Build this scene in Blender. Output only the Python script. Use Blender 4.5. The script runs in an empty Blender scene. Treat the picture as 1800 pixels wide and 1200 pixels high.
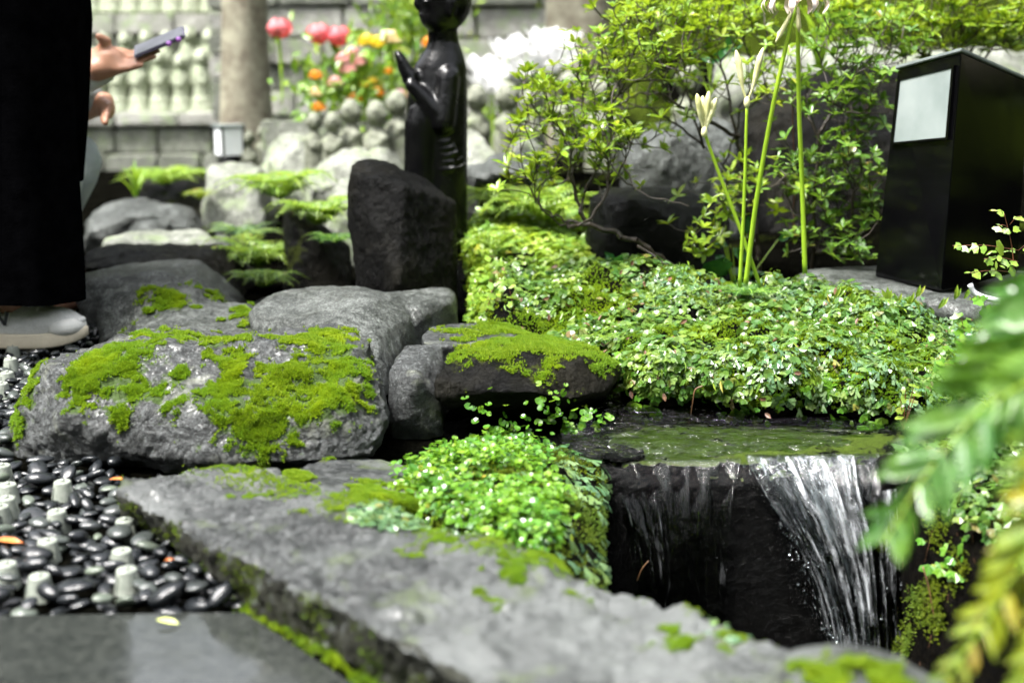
import bpy, bmesh, math, random
import numpy as np
from mathutils import Vector, Matrix, Quaternion
from mathutils.bvhtree import BVHTree

random.seed(7); RNG = np.random.default_rng(7)
R = math.radians
S = bpy.context.scene
COL = S.collection

# ------------------------------------------------------------------ camera
CAM_H = 0.58
PITCH = math.atan(528 / 2500)
cd = bpy.data.cameras.new('camera'); cam = bpy.data.objects.new('camera', cd); COL.objects.link(cam)
cam.location = (0, 0, CAM_H); cam.rotation_euler = (R(90) - PITCH, 0, 0)
cd.sensor_width = 36; cd.lens = 50; cd.clip_start = 0.05; cd.clip_end = 200
cd.dof.use_dof = True; cd.dof.focus_distance = 2.18; cd.dof.aperture_fstop = 3.0; cd.dof.aperture_blades = 9
S.camera = cam

# ------------------------------------------------------------------ world, sun, exposure
SUN_EL, SUN_AZ = 64, -122          # azimuth measured from +Y towards +X
w = bpy.data.worlds.new('World'); S.world = w; w.use_nodes = True
nt = w.node_tree; bg = nt.nodes['Background']
sky = nt.nodes.new('ShaderNodeTexSky'); sky.sky_type = 'NISHITA'; sky.sun_disc = False
sky.sun_elevation = R(SUN_EL); sky.sun_rotation = R(SUN_AZ); sky.air_density = 1.0; sky.dust_density = 5.0
hs = nt.nodes.new('ShaderNodeHueSaturation'); hs.inputs['Saturation'].default_value = 0.25
nt.links.new(sky.outputs[0], hs.inputs['Color']); nt.links.new(hs.outputs[0], bg.inputs[0])
bg.inputs[1].default_value = 0.08
sd = bpy.data.lights.new('sun', 'SUN'); sun = bpy.data.objects.new('sun', sd); COL.objects.link(sun)
sd.energy = 1.5; sd.angle = R(15); sd.color = (1.0, 0.975, 0.93)
sv = Vector((math.sin(R(SUN_AZ)) * math.cos(R(SUN_EL)), math.cos(R(SUN_AZ)) * math.cos(R(SUN_EL)), math.sin(R(SUN_EL))))
sun.rotation_euler = sv.to_track_quat('Z', 'Y').to_euler()
S.view_settings.view_transform = 'Standard'; S.view_settings.look = 'None'
S.view_settings.gamma = 1; S.view_settings.use_curve_mapping = False
S.view_settings.exposure = 2.95
S.render.engine = 'CYCLES'
S.cycles.max_bounces = 6; S.cycles.transparent_max_bounces = 12; S.cycles.caustics_reflective = False; S.cycles.caustics_refractive = False

# ------------------------------------------------------------------ placing
CP, SP = math.cos(PITCH), math.sin(PITCH)
def W(px, py, D):                      # point at distance D (world y) on the sight line of a photo point
    u = (px - 900) / 2500; v = (600 - py) / 2500
    d = np.array([u, CP + v * SP, -SP + v * CP]); return np.array([0, 0, CAM_H]) + d * (D / d[1])
def G(px, py, z=0.0):                  # point on the level z
    u = (px - 900) / 2500; v = (600 - py) / 2500
    d = np.array([u, CP + v * SP, -SP + v * CP]); return np.array([0, 0, CAM_H]) + d * ((z - CAM_H) / d[2])

# ------------------------------------------------------------------ numeric helpers
def _h(ix, iy, iz, s):
    n = (ix * 374761393 + iy * 668265263 + iz * 2147483647 + s * 974634777) & 0xffffffff
    n = ((n ^ (n >> 13)) * 1274126177) & 0xffffffff
    return ((n ^ (n >> 16)) & 0xffff) / 65535.0
def vnoise(p, s=0):
    p = np.asarray(p, float); i = np.floor(p).astype(np.int64); f = p - i; f = f * f * (3 - 2 * f)
    r = 0
    for a in (0, 1):
        for b in (0, 1):
            for c in (0, 1):
                wgt = (f[:, 0] if a else 1 - f[:, 0]) * (f[:, 1] if b else 1 - f[:, 1]) * (f[:, 2] if c else 1 - f[:, 2])
                r = r + wgt * _h(i[:, 0] + a, i[:, 1] + b, i[:, 2] + c, s)
    return r * 2 - 1
def fbm(p, s=0, o=4):
    r = 0; a = 1.0; q = np.asarray(p, float)
    for k in range(o):
        r = r + a * vnoise(q, s + k * 17); q = q * 2.03 + 11.7; a *= 0.5
    return r / 1.9
def mesh_np(name, v, f, attrs=None, smooth=True):
    me = bpy.data.meshes.new(name); v = np.asarray(v, np.float32); f = np.asarray(f, np.int32)
    me.vertices.add(len(v)); me.vertices.foreach_set('co', v.ravel())
    k = f.shape[1]; me.loops.add(f.size); me.loops.foreach_set('vertex_index', f.ravel())
    me.polygons.add(len(f)); me.polygons.foreach_set('loop_start', np.arange(0, f.size, k, dtype=np.int32))
    me.polygons.foreach_set('use_smooth', np.full(len(f), smooth))
    me.update(calc_edges=True); me.validate()
    if attrs:
        for n_, a in attrs.items():
            at = me.attributes.new(n_, 'FLOAT', 'POINT'); at.data.foreach_set('value', np.asarray(a, np.float32))
    return me
def mesh_py(name, v, f, smooth=True):
    me = bpy.data.meshes.new(name); me.from_pydata([tuple(map(float, a)) for a in v], [], [tuple(map(int, a)) for a in f]); me.validate(); me.update()
    if smooth: me.polygons.foreach_set('use_smooth', [True] * len(me.polygons))
    return me
def tag(o, label=None, cat=None, group=None, kind=None):
    if label: o['label'] = label
    if cat: o['category'] = cat
    if group: o['group'] = group
    if kind: o['kind'] = kind
    return o
def link(name, me, m=None, parent=None, loc=None):
    o = bpy.data.objects.new(name, me); COL.objects.link(o)
    if m is not None and me is not None and len(me.materials) == 0: me.materials.append(m)
    if parent is not None: o.parent = parent
    if loc is not None: o.location = tuple(map(float, loc))
    return o
def recentre(v):
    v = np.asarray(v, float); c = np.array([v[:, 0].mean(), v[:, 1].mean(), v[:, 2].min()]); return v - c, c
def empty(name, loc, rz=0):
    o = bpy.data.objects.new(name, None); COL.objects.link(o); o.empty_display_size = .05
    o.location = tuple(map(float, loc)); o.rotation_euler = (0, 0, rz); return o
def dup(root, loc=None, rz=None, scale=None):
    r = root.copy(); COL.objects.link(r)
    if loc is not None: r.location = tuple(map(float, loc))
    if rz is not None: r.rotation_euler = (0, 0, rz)
    if scale is not None: r.scale = (scale,) * 3 if np.isscalar(scale) else scale
    for ch in list(root.children):
        c = ch.copy(); COL.objects.link(c); c.parent = r
        for g in list(ch.children):
            d = g.copy(); COL.objects.link(d); d.parent = c
    return r
def read(me):
    n = len(me.vertices); v = np.empty(n * 3, np.float32); me.vertices.foreach_get('co', v)
    nn = np.empty(n * 3, np.float32); me.vertex_normals.foreach_get('vector', nn)
    e = np.empty(len(me.edges) * 2, np.int32); me.edges.foreach_get('vertices', e)
    return v.reshape(-1, 3).astype(float), nn.reshape(-1, 3).astype(float), e.reshape(-1, 2)
def remesh(me, voxel):
    o = bpy.data.objects.new('tmp', me); COL.objects.link(o)
    md = o.modifiers.new('r', 'REMESH'); md.mode = 'VOXEL'; md.voxel_size = voxel
    dg = bpy.context.evaluated_depsgraph_get(); m2 = bpy.data.meshes.new_from_object(o.evaluated_get(dg))
    bpy.data.objects.remove(o); bpy.data.meshes.remove(me); return m2
def set_co(me, v): me.vertices.foreach_set('co', np.asarray(v, np.float32).ravel()); me.update()
def laplace(v, e, it, k=.6):
    n = len(v); deg = np.bincount(e.ravel(), minlength=n)[:, None]
    for _ in range(it):
        a = np.stack([np.bincount(e[:, 0], v[e[:, 1], i], n) + np.bincount(e[:, 1], v[e[:, 0], i], n) for i in range(3)], 1)
        v = v + k * (a / np.maximum(deg, 1) - v)
    return v
def tris(me):
    me.calc_loop_triangles(); t = np.empty(len(me.loop_triangles) * 3, np.int32); me.loop_triangles.foreach_get('vertices', t); return t.reshape(-1, 3)
def sample(me, n, mask=None, rng=RNG):
    v, nn, _ = read(me); t = tris(me); a = v[t]; cr = np.cross(a[:, 1] - a[:, 0], a[:, 2] - a[:, 0]); ar = np.linalg.norm(cr, axis=1)
    if mask is not None: ar = ar * mask[t].mean(1)
    if ar.sum() <= 0: return np.zeros((0, 3)), np.zeros((0, 3))
    i = rng.choice(len(t), n, p=ar / ar.sum()); r = rng.random((n, 2)); s = np.sqrt(r[:, :1])
    w0, w1, w2 = 1 - s, s * (1 - r[:, 1:]), s * r[:, 1:]
    p = a[i, 0] * w0 + a[i, 1] * w1 + a[i, 2] * w2; q = nn[t[i]]; q = q[:, 0] * w0 + q[:, 1] * w1 + q[:, 2] * w2
    return p, q / np.maximum(np.linalg.norm(q, axis=1, keepdims=True), 1e-6)
def norm(a): return a / np.maximum(np.linalg.norm(a, axis=-1, keepdims=True), 1e-9)
def frames(z, x=None, rng=RNG):        # rotation matrices (columns x,y,z); z kept, x as near the wish as it can be
    z = norm(z); x = rng.normal(size=z.shape) if x is None else np.broadcast_to(x, z.shape).copy()
    x = x - (x * z).sum(1, keepdims=True) * z; x = norm(x); y = np.cross(z, x); return np.stack([x, y, z], 2)
def frames_x(x, z=None, rng=RNG):      # x kept
    x = norm(x); z = rng.normal(size=x.shape) if z is None else z
    z = norm(z - (z * x).sum(1, keepdims=True) * x); y = np.cross(z, x); return np.stack([x, y, z], 2)
def place(T, pos, F, sc):              # copies of template T=(v,f) -> joined arrays
    tv, tf = T; n = len(pos); sc = np.broadcast_to(np.asarray(sc, float).reshape(-1, 1) if np.ndim(sc) == 1 else sc, (n, 3 if np.ndim(sc) == 2 else 1))
    v = np.einsum('nij,nkj->nki', F, tv[None] * sc[:, None, :]) + pos[:, None, :]
    f = tf[None] + (np.arange(n) * len(tv))[:, None, None]; return v.reshape(-1, 3), f.reshape(-1, tf.shape[1])
def cat(*vf):
    V, Fs, o = [], [], 0
    for v, f in vf:
        if len(v) == 0: continue
        V.append(v); Fs.append(f + o); o += len(v)
    return np.concatenate(V), np.concatenate(Fs)

# leaf templates (triangles), unit length along +x
def T_oval(wd=.38, bend=.15):
    xs = [0, .3, .65, 1.0]; ws = [0.02, wd * .42, wd * .46, 0.0]
    v = []
    for x, q in zip(xs, ws):
        z = -bend * x * x; v += [(x, 0, z - .03), (x, q, z + .04 * (q > .05)), (x, -q, z + .04 * (q > .05))]
    f = []
    for k in range(3):
        a, b = 3 * k, 3 * k + 3
        f += [(a, b, b + 1), (a, b + 1, a + 1), (a, b + 2, b), (a, a + 2, b + 2)]
    return np.array(v, float), np.array(f)
def T_disc(n=9, cup=.12):
    v = [(0, 0, -cup)]; 
    for k in range(n):
        a = 2 * math.pi * (k + .5) / n; r = .5 * (1 + .06 * (k % 2)); v.append((r * math.cos(a), r * math.sin(a), .03 * (k % 2)))
    return np.array(v), np.array([(0, 1 + k, 1 + (k + 1) % n) for k in range(n - (1 if n > 7 else 0))])
def T_fan(n=7, sp=75):
    v = [(0, 0, 0)]
    for k in range(n):
        a = R(-sp + 2 * sp * k / (n - 1)); r = (1.0 if k % 2 else .78) ; v.append((r * math.cos(a), r * math.sin(a), -.18 * r + (.07 if k % 2 else -.03)))
    return np.array(v), np.array([(0, 1 + k, 2 + k) for k in range(n - 1)])
def T_lobe():                           # liverwort lobe: forked ribbon
    v = [(0, -.1, 0), (0, .1, 0), (.45, -.2, .04), (.45, .2, .04), (.95, -.42, -.05), (1.05, -.12, -.08), (.7, 0, .03), (1.05, .12, -.08), (.95, .42, -.05)]
    f = [(0, 2, 3), (0, 3, 1), (2, 4, 5), (2, 5, 6), (2, 6, 3), (3, 6, 7), (3, 7, 8)]
    return np.array(v, float), np.array(f)
def T_blade():
    v = [(-.12, 0, 0), (.12, 0, 0), (.03, .05, .6), (0, .25, 1.0)]
    return np.array(v, float), np.array([(0, 1, 2), (0, 2, 3)])
def T_tuft():
    v = []; f = []
    for k in range(4):
        a = k * 1.57 + .4; c, s = math.cos(a), math.sin(a); b = len(v)
        v += [(-.18 * s, .18 * c, 0), (.18 * s, -.18 * c, 0), (.45 * c, .45 * s, .9)]; f.append((b, b + 1, b + 2))
    return np.array(v), np.array(f)
def T_strap():                          # long narrow leaf, arching
    v = []; f = []
    for k in range(6):
        t = k / 5; wd = .045 * (1 - t ** 3) + .002; x = t * .8; z = t * .9 - .55 * t * t; v += [(x, wd, z), (x, -wd, z)]
        if k: a = 2 * k - 2; f += [(a, a + 1, a + 3), (a, a + 3, a + 2)]
    return np.array(v), np.array(f)
OVAL, DISC, FAN, LOBE, BLADE, TUFT, STRAP = T_oval(), T_disc(), T_fan(), T_lobe(), T_blade(), T_tuft(), T_strap()
DISC5 = T_disc(6)

def tube(path, rad, n=7, cap=True):     # quads; path (k,3), rad scalar or (k,)
    p = np.asarray(path, float); k = len(p); rad = np.broadcast_to(rad, (k,)); t = norm(np.gradient(p, axis=0))
    ref = np.array([0, 0, 1.0]) if abs(t[0][2]) < .9 else np.array([1.0, 0, 0]); V = []
    for i in range(k):
        x = norm(np.cross(ref, t[i])[None])[0]; y = np.cross(t[i], x); ref = np.cross(x, t[i]) * -1 if False else ref
        for j in range(n):
            a = 2 * math.pi * j / n; V.append(p[i] + rad[i] * (math.cos(a) * x + math.sin(a) * y))
    F = [(i * n + j, i * n + (j + 1) % n, (i + 1) * n + (j + 1) % n, (i + 1) * n + j) for i in range(k - 1) for j in range(n)]
    if cap:
        V += [p[0], p[-1]]; a, b = k * n, k * n + 1
        F += [(a, (j + 1) % n, j, j) for j in range(n)] + [(b, (k - 1) * n + j, (k - 1) * n + (j + 1) % n, (k - 1) * n + (j + 1) % n) for j in range(n)]
    V = np.array(V); F = np.array(F)
    T = np.concatenate([F[:, [0, 1, 2]], F[:, [0, 2, 3]]]); T = T[(T[:, 0] != T[:, 1]) & (T[:, 1] != T[:, 2]) & (T[:, 0] != T[:, 2])]
    return V, T
def segs(p0, p1, r0, r1, n=5):          # many separate tapered prisms, vectorised
    p0 = np.asarray(p0); p1 = np.asarray(p1); Fm = frames(p1 - p0); a = np.arange(n) * 2 * math.pi / n
    ring = np.stack([np.cos(a), np.sin(a), 0 * a], 1)
    A = np.einsum('nij,kj->nki', Fm, ring); v = np.concatenate([p0[:, None] + A * np.asarray(r0)[:, None, None], p1[:, None] + A * np.asarray(r1)[:, None, None]], 1)
    f = []
    for j in range(n): q = (j + 1) % n; f += [(j, q, n + q), (j, n + q, n + j)]
    f = np.array(f)[None] + (np.arange(len(p0)) * 2 * n)[:, None, None]
    return v.reshape(-1, 3), f.reshape(-1, 3)
def smooth_path(P, m=8):
    P = np.asarray(P, float); P = np.concatenate([[2 * P[0] - P[1]], P, [2 * P[-1] - P[-2]]]); out = []
    for i in range(1, len(P) - 2):
        for t in np.linspace(0, 1, m, endpoint=False):
            a, b, c, d = P[i - 1:i + 3]; out.append(.5 * ((2 * b) + (c - a) * t + (2 * a - 5 * b + 4 * c - d) * t * t + (-a + 3 * b - 3 * c + d) * t ** 3))
    out.append(P[-2]); return np.array(out)
def ellipsoid(c, r, n=12, m=8, rot=None):
    v = []; c = np.asarray(c, float)
    for i in range(m + 1):
        ph = math.pi * i / m
        for j in range(n): a = 2 * math.pi * j / n; v.append((math.sin(ph) * math.cos(a), math.sin(ph) * math.sin(a), math.cos(ph)))
    v = np.array(v) * np.asarray(r, float)
    if rot is not None: v = v @ np.array(rot).T
    f = []
    for i in range(m):
        for j in range(n):
            a, b, c2, d = i * n + j, i * n + (j + 1) % n, (i + 1) * n + (j + 1) % n, (i + 1) * n + j
            if i > 0: f.append((a, d, b))
            if i < m - 1: f.append((b, d, c2))
    return v + c, np.array(f)
def capsule(p0, p1, r0, r1, n=12):
    p0 = np.asarray(p0, float); p1 = np.asarray(p1, float); d = norm((p1 - p0)[None])[0]; P = []; Rr = []
    for a in (85, 60, 30): P.append(p0 - d * r0 * math.sin(R(a))); Rr.append(r0 * math.cos(R(a)))
    for t in np.linspace(0, 1, 4): P.append(p0 + (p1 - p0) * t); Rr.append(r0 + (r1 - r0) * t)
    for a in (30, 60, 85): P.append(p1 + d * r1 * math.sin(R(a))); Rr.append(r1 * math.cos(R(a)))
    return tube(P, np.array(Rr), n)
def box_vf(x0, x1, y0, y1, z0, z1):
    v = [(x, y, z) for x in (x0, x1) for y in (y0, y1) for z in (z0, z1)]
    q = [(0, 1, 3, 2), (4, 6, 7, 5), (0, 4, 5, 1), (2, 3, 7, 6), (0, 2, 6, 4), (1, 5, 7, 3)]
    return np.array(v, float), np.array([(a, b, c) for a, b, c, d in q] + [(a, c, d) for a, b, c, d in q])
def fuse(parts, voxel, it=3, noise=0, seed=0):     # union of closed pieces -> one continuous skin
    v, f = cat(*parts); me = remesh(mesh_np('fused', v, f), voxel); v, nn, e = read(me); v = laplace(v, e, it)
    if noise: v = v + nn * (fbm(v * 60, seed) * noise)[:, None]
    set_co(me, v); me.polygons.foreach_set('use_smooth', [True] * len(me.polygons)); return me
def hull_vf(pts):
    bm = bmesh.new()
    for p in pts: bm.verts.new(tuple(map(float, p)))
    r = bmesh.ops.convex_hull(bm, input=bm.verts); bm.verts.ensure_lookup_table()
    junk = [g for g in r['geom_interior'] + r['geom_unused'] if isinstance(g, bmesh.types.BMVert)]
    bmesh.ops.delete(bm, geom=list(set(junk)), context='VERTS'); bmesh.ops.triangulate(bm, faces=bm.faces)
    bmesh.ops.recalc_face_normals(bm, faces=bm.faces); bm.verts.index_update()
    v = np.array([q.co[:] for q in bm.verts], float); f = np.array([[q.index for q in g.verts] for g in bm.faces]); bm.free(); return v, f
# ------------------------------------------------------------------ materials
class N:
    def __init__(s, name):
        s.m = bpy.data.materials.new(name); s.m.use_nodes = True; s.t = s.m.node_tree; s.b = s.t.nodes['Principled BSDF']; s.out = s.t.nodes['Material Output']
        s.tc = s.n('ShaderNodeTexCoord').outputs['Object']
    def n(s, k, **kw):
        q = s.t.nodes.new(k)
        for a, b in kw.items(): setattr(q, a, b)
        return q
    def l(s, a, b): s.t.links.new(a, b)
    def noise(s, sc, det=6, rough=.6, vec=None, dist=0):
        q = s.n('ShaderNodeTexNoise'); q.inputs['Scale'].default_value = sc; q.inputs['Detail'].default_value = det; q.inputs['Roughness'].default_value = rough; q.inputs['Distortion'].default_value = dist
        s.l(vec or s.tc, q.inputs['Vector']); return q.outputs['Fac']
    def vor(s, sc, feat='F1', vec=None):
        q = s.n('ShaderNodeTexVoronoi', feature=feat); q.inputs['Scale'].default_value = sc; s.l(vec or s.tc, q.inputs['Vector']); return q.outputs['Distance']
    def ramp(s, fac, stops):
        q = s.n('ShaderNodeValToRGB'); e = q.color_ramp.elements
        while len(e) < len(stops): e.new(.5)
        for i, (p, c) in enumerate(stops): e[i].position = p; e[i].color = (*c, 1) if len(c) == 3 else c
        s.l(fac, q.inputs[0]); return q.outputs[0]
    def rng(s, fac, a, b, c, d):
        q = s.n('ShaderNodeMapRange'); s.l(fac, q.inputs[0])
        for i, x in enumerate((a, b, c, d)): q.inputs[i + 1].default_value = x
        return q.outputs[0]
    def mix(s, fac, a, b, mode='MIX'):
        q = s.n('ShaderNodeMix', data_type='RGBA', blend_type=mode)
        for sock, x in ((q.inputs[0], fac), (q.inputs[6], a), (q.inputs[7], b)):
            if hasattr(x, 'links') or isinstance(x, bpy.types.NodeSocket): s.l(x, sock)
            elif isinstance(x, (int, float)): sock.default_value = x
            else: sock.default_value = (*x, 1)
        return q.outputs[2]
    def math(s, op, a, b=0.0):
        q = s.n('ShaderNodeMath', operation=op)
        for i, x in enumerate((a, b)):
            if isinstance(x, bpy.types.NodeSocket): s.l(x, q.inputs[i])
            else: q.inputs[i].default_value = x
        return q.outputs[0]
    def bump(s, h, st, dist=.01, prev=None):
        q = s.n('ShaderNodeBump'); q.inputs['Strength'].default_value = st; q.inputs['Distance'].default_value = dist; s.l(h, q.inputs['Height'])
        if prev: s.l(prev, q.inputs['Normal'])
        return q.outputs[0]
    def set(s, **kw):
        mp = dict(col='Base Color', rough='Roughness', spec='Specular IOR Level', metal='Metallic', coat='Coat Weight', cr='Coat Roughness', nor='Normal', alpha='Alpha', trans='Transmission Weight', ior='IOR', sss='Subsurface Weight')
        for k, x in kw.items():
            q = s.b.inputs[mp[k]]
            if isinstance(x, bpy.types.NodeSocket): s.l(x, q)
            elif isinstance(x, (int, float)): q.default_value = x
            else: q.default_value = (*x, 1)
        return s
    def attr(s, name): q = s.n('ShaderNodeAttribute', attribute_name=name); return q.outputs['Fac']
    def rnd(s):
        g = s.n('ShaderNodeNewGeometry').outputs['Random Per Island']; o = s.n('ShaderNodeObjectInfo').outputs['Random']
        return s.math('FRACT', s.math('ADD', g, o))

def m_rock(name, c1, c2, rough=(.3, .6), bump=1.0, spec=.55, wetc=0.0, moss=(.09, .17, .012), lichen=0.0, lc=(.3, .32, .24), tint=None):
    a = N(name); n1 = a.noise(9, 8, .65); n2 = a.noise(70, 6, .7); n3 = a.noise(330, 3, .6)
    n4 = a.noise(280, 4, .75); k = a.math('ADD', a.math('MULTIPLY', n1, .28), a.math('ADD', a.math('MULTIPLY', n2, .34), a.math('MULTIPLY', n4, .38)))
    col = a.ramp(k, [(.36, tuple(x * .6 for x in c1)), (.47, c1), (.60, c2)])
    col = a.mix(a.rng(n3, .42, .62, 0, .55), col, tuple(x * .35 for x in c1))
    if tint: col = a.mix(a.rng(a.noise(5, 5, .6), .45, .65, 0, .8), col, tint)
    if lichen: col = a.mix(a.rng(a.noise(14, 7, .7, dist=.4), .6 - lichen * .12, .72 - lichen * .12, 0, .75), col, lc)
    st = a.rng(a.math('ADD', a.attr('side_dark'), a.math('MULTIPLY', a.math('SUBTRACT', n2, .5), 1.4)), .35, .75, 0, .92); col = a.mix(st, col, a.mix(n1, (.006, .006, .003), (.035, .038, .014)))  # dark olive brown mixed in by the side mask, broken up by noise
    mm = a.attr('moss'); edge = a.noise(120, 5, .7)
    mf = a.rng(a.math('ADD', mm, a.math('MULTIPLY', a.math('SUBTRACT', edge, .5), 1.3)), .36, .62, 0, .9)
    mc = a.mix(a.noise(38, 5, .7), tuple(x * .45 for x in moss), moss); mc = a.mix(a.rng(n3, .35, .6, .5, 0), mc, tuple(x * .3 for x in moss))
    col = a.mix(mf, col, mc)
    b1 = a.bump(a.noise(42, 9, .75), .95 * bump, .018); b2 = a.bump(a.noise(230, 5, .8), .9 * bump, .005, b1)
    ro = a.rng(n2, .3, .7, rough[0], rough[1]); ro = a.mix(mf, ro, (.9, .9, .9))
    a.set(col=col, rough=ro, nor=b2, spec=spec)
    if wetc: a.set(coat=a.math('MULTIPLY', a.rng(mf, 0, 1, wetc, 0), a.rng(n4, .48, .6, .1, 1)), cr=.2)
    return a.m
def m_simple(name, c1, c2, sc=20, rough=.6, bump=.3, bsc=None, spec=.5, coat=0.0):
    a = N(name); a.set(col=a.ramp(a.noise(sc, 6, .65), [(.35, c1), (.65, c2)]), rough=rough, spec=spec, coat=coat)
    if bump: a.set(nor=a.bump(a.noise(bsc or sc * 4, 6, .7), bump, .004))
    return a.m
def m_leaf(name, c1, c2, c3=None, patch=.6, rough=.32, tr=.35, spec=.5, yf=.06, yc=(.35, .25, .03)):
    a = N(name); r = a.rnd(); col = a.ramp(r, [(0, c1), (.55, c2), (1, c3 or c2)])
    r2 = a.math('FRACT', a.math('MULTIPLY', r, 13.7)); col = a.mix(a.rng(r2, 1 - yf, 1 - yf + .01, 0, .8), col, yc)
    col = a.mix(a.rng(a.noise(60, 3), .35, .7, .35, 0), col, tuple(x * .5 for x in c1))
    if patch: col = a.mix(a.rng(a.noise(7, 4, .6), .40, .60, 0, patch), col, (c2[0] * .62, c2[1] * .85, c2[2] * 1.4 + .004)); col = a.mix(a.rng(a.noise(11, 4, .6), .52, .66, 0, patch), col, (c2[0] * 1.6, c2[1] * 1.25, c2[2] * .5))
    a.set(col=col, rough=rough, spec=spec); t = a.n('ShaderNodeBsdfTranslucent'); a.l(a.mix(.5, col, (c2[0] * 1.9, c2[1] * 1.7, c2[2]), 'MIX'), t.inputs[0])
    mx = a.n('ShaderNodeMixShader'); mx.inputs[0].default_value = tr; a.l(a.b.outputs[0], mx.inputs[1]); a.l(t.outputs[0], mx.inputs[2]); a.l(mx.outputs[0], a.out.inputs[0]); return a.m

M = {}
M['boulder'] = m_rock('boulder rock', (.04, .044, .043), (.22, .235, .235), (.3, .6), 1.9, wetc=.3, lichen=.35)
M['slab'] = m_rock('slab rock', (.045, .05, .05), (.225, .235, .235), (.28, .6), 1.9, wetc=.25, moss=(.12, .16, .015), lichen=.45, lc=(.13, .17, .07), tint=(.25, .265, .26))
M['grey'] = m_rock('grey rock', (.045, .052, .045), (.32, .345, .325), (.35, .65), 1.8, wetc=.2, moss=(.1, .13, .02))
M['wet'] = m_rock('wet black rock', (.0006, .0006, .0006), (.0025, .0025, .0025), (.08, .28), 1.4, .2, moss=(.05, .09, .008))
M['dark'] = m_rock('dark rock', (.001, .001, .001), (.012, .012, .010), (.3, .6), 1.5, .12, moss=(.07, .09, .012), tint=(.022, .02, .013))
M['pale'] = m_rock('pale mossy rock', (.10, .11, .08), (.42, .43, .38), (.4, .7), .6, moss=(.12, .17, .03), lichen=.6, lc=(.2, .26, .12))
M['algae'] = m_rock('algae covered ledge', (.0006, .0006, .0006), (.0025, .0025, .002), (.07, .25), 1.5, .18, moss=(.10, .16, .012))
M['soil'] = m_rock('wet soil', (.0015, .0013, .001), (.010, .008, .005), (.5, .9), 1.2, .05, moss=(.05, .08, .008))
M['ground'] = m_rock('garden ground', (.0015, .0015, .001), (.008, .008, .006), (.7, .95), 1.0, .0, moss=(.09, .13, .015))
M['wallstone'] = m_rock('old wall stone', (.26, .26, .23), (.66, .64, .6), (.5, .8), .5, moss=(.17, .24, .08), lichen=.8, lc=(.27, .36, .17))
M['figure'] = m_rock('weathered figure stone', (.11, .12, .08), (.30, .31, .24), (.45, .75), .4, moss=(.12, .16, .04), lichen=.7, lc=(.16, .2, .09))
M['figpale'] = m_rock('pale figure stone', (.22, .25, .16), (.60, .63, .50), (.5, .8), .4, moss=(.2, .28, .09), lichen=.6, lc=(.22, .32, .12))
M['bronze'] = None
a = N('polished black stone'); a.set(col=a.ramp(a.noise(30, 6, .6), [(.3, (.0015, .0015, .002)), (.7, (.004, .004, .004))]), rough=a.rng(a.noise(25, 5), .3, .7, .12, .3), spec=.3, nor=a.bump(a.noise(40, 6, .7), .35, .006)); M['bronze'] = a.m
a = N('lantern steel'); drops = a.rng(a.noise(260, 2, .5), .74, .78, 0, 1)
a.set(col=(.0015, .0015, .0018), rough=a.rng(a.noise(14, 4), .3, .7, .06, .16), spec=.22, nor=a.bump(drops, .5, .0015)); M['lantern'] = a.m
a = N('frosted pane'); a.set(col=a.ramp(a.noise(9, 3), [(.3, (.15, .18, .175)), (.7, (.23, .26, .255))]), rough=.35, nor=a.bump(a.rng(a.noise(300, 2), .68, .72, 0, 1), .5, .001)); M['frost'] = a.m
M['cap'] = m_simple('lantern cap', (.12, .14, .14), (.2, .23, .22), 40, .35, .1)
M['whitepane'] = m_simple('white pane', (.75, .78, .78), (.85, .88, .88), 10, .4, 0)
a = N('wet pebble'); r = a.rnd(); a.set(col=a.ramp(r, [(0, (.004, .005, .006)), (.75, (.014, .016, .018)), (.94, (.05, .058, .052)), (1, (.10, .12, .09))]), rough=a.rng(a.noise(60, 4), .3, .7, .05, .15), spec=.5, nor=a.bump(a.noise(160, 4, .6), .18, .002)); M['pebble'] = a.m
a = N('clear plastic peg'); a.set(col=a.ramp(a.noise(80, 4), [(.3, (.17, .19, .16)), (.7, (.28, .3, .26))]), rough=.25, spec=.5, nor=a.bump(a.noise(200, 3), .15, .002)); M['peg'] = a.m
a = N('polished paving'); a.set(col=a.ramp(a.noise(120, 6, .7), [(.35, (.012, .014, .013)), (.68, (.035, .038, .034))]), rough=a.rng(a.noise(14, 6, .7), .35, .65, .04, .2), spec=.5, nor=a.bump(a.noise(9, 4, .5), .05, .01)); M['paving'] = a.m
# leaves
M['azalea'] = m_leaf('azalea leaf', (.09, .19, .010), (.2, .3, .018), (.32, .38, .03), yf=.03)
M['azalea_low'] = m_leaf('shaded azalea leaf', (.05, .13, .012), (.11, .21, .02), (.2, .28, .035), yf=.03)  # second azalea leaf, shade put into its darker green
M['penny'] = m_leaf('round creeping leaf', (.04, .13, .012), (.11, .25, .016), (.24, .36, .03), rough=.25, yf=.02)
M['liver'] = m_leaf('liverwort', (.04, .10, .03), (.11, .19, .065), (.2, .29, .12), rough=.22, tr=.2, yf=.02)
M['bankleaf'] = m_leaf('bank leaf', (.03, .09, .012), (.10, .19, .022), (.24, .32, .07), rough=.28, yf=.05, yc=(.22, .12, .05))
M['fern'] = m_leaf('fern', (.10, .2, .02), (.2, .32, .03), (.3, .38, .04), yf=.03)
M['fernwhite'] = m_leaf('glaucous fern', (.04, .12, .015), (.09, .21, .03), (.2, .33, .11), rough=.25, yf=0)
M['fernyellow'] = m_leaf('ageing fern', (.10, .18, .012), (.2, .28, .02), (.3, .32, .05), yf=.18, yc=(.35, .16, .03))
M['moss'] = m_leaf('moss', (.05, .12, .005), (.18, .29, .010), (.36, .44, .03), rough=.6, tr=.4, yf=0, spec=.25)
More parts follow.
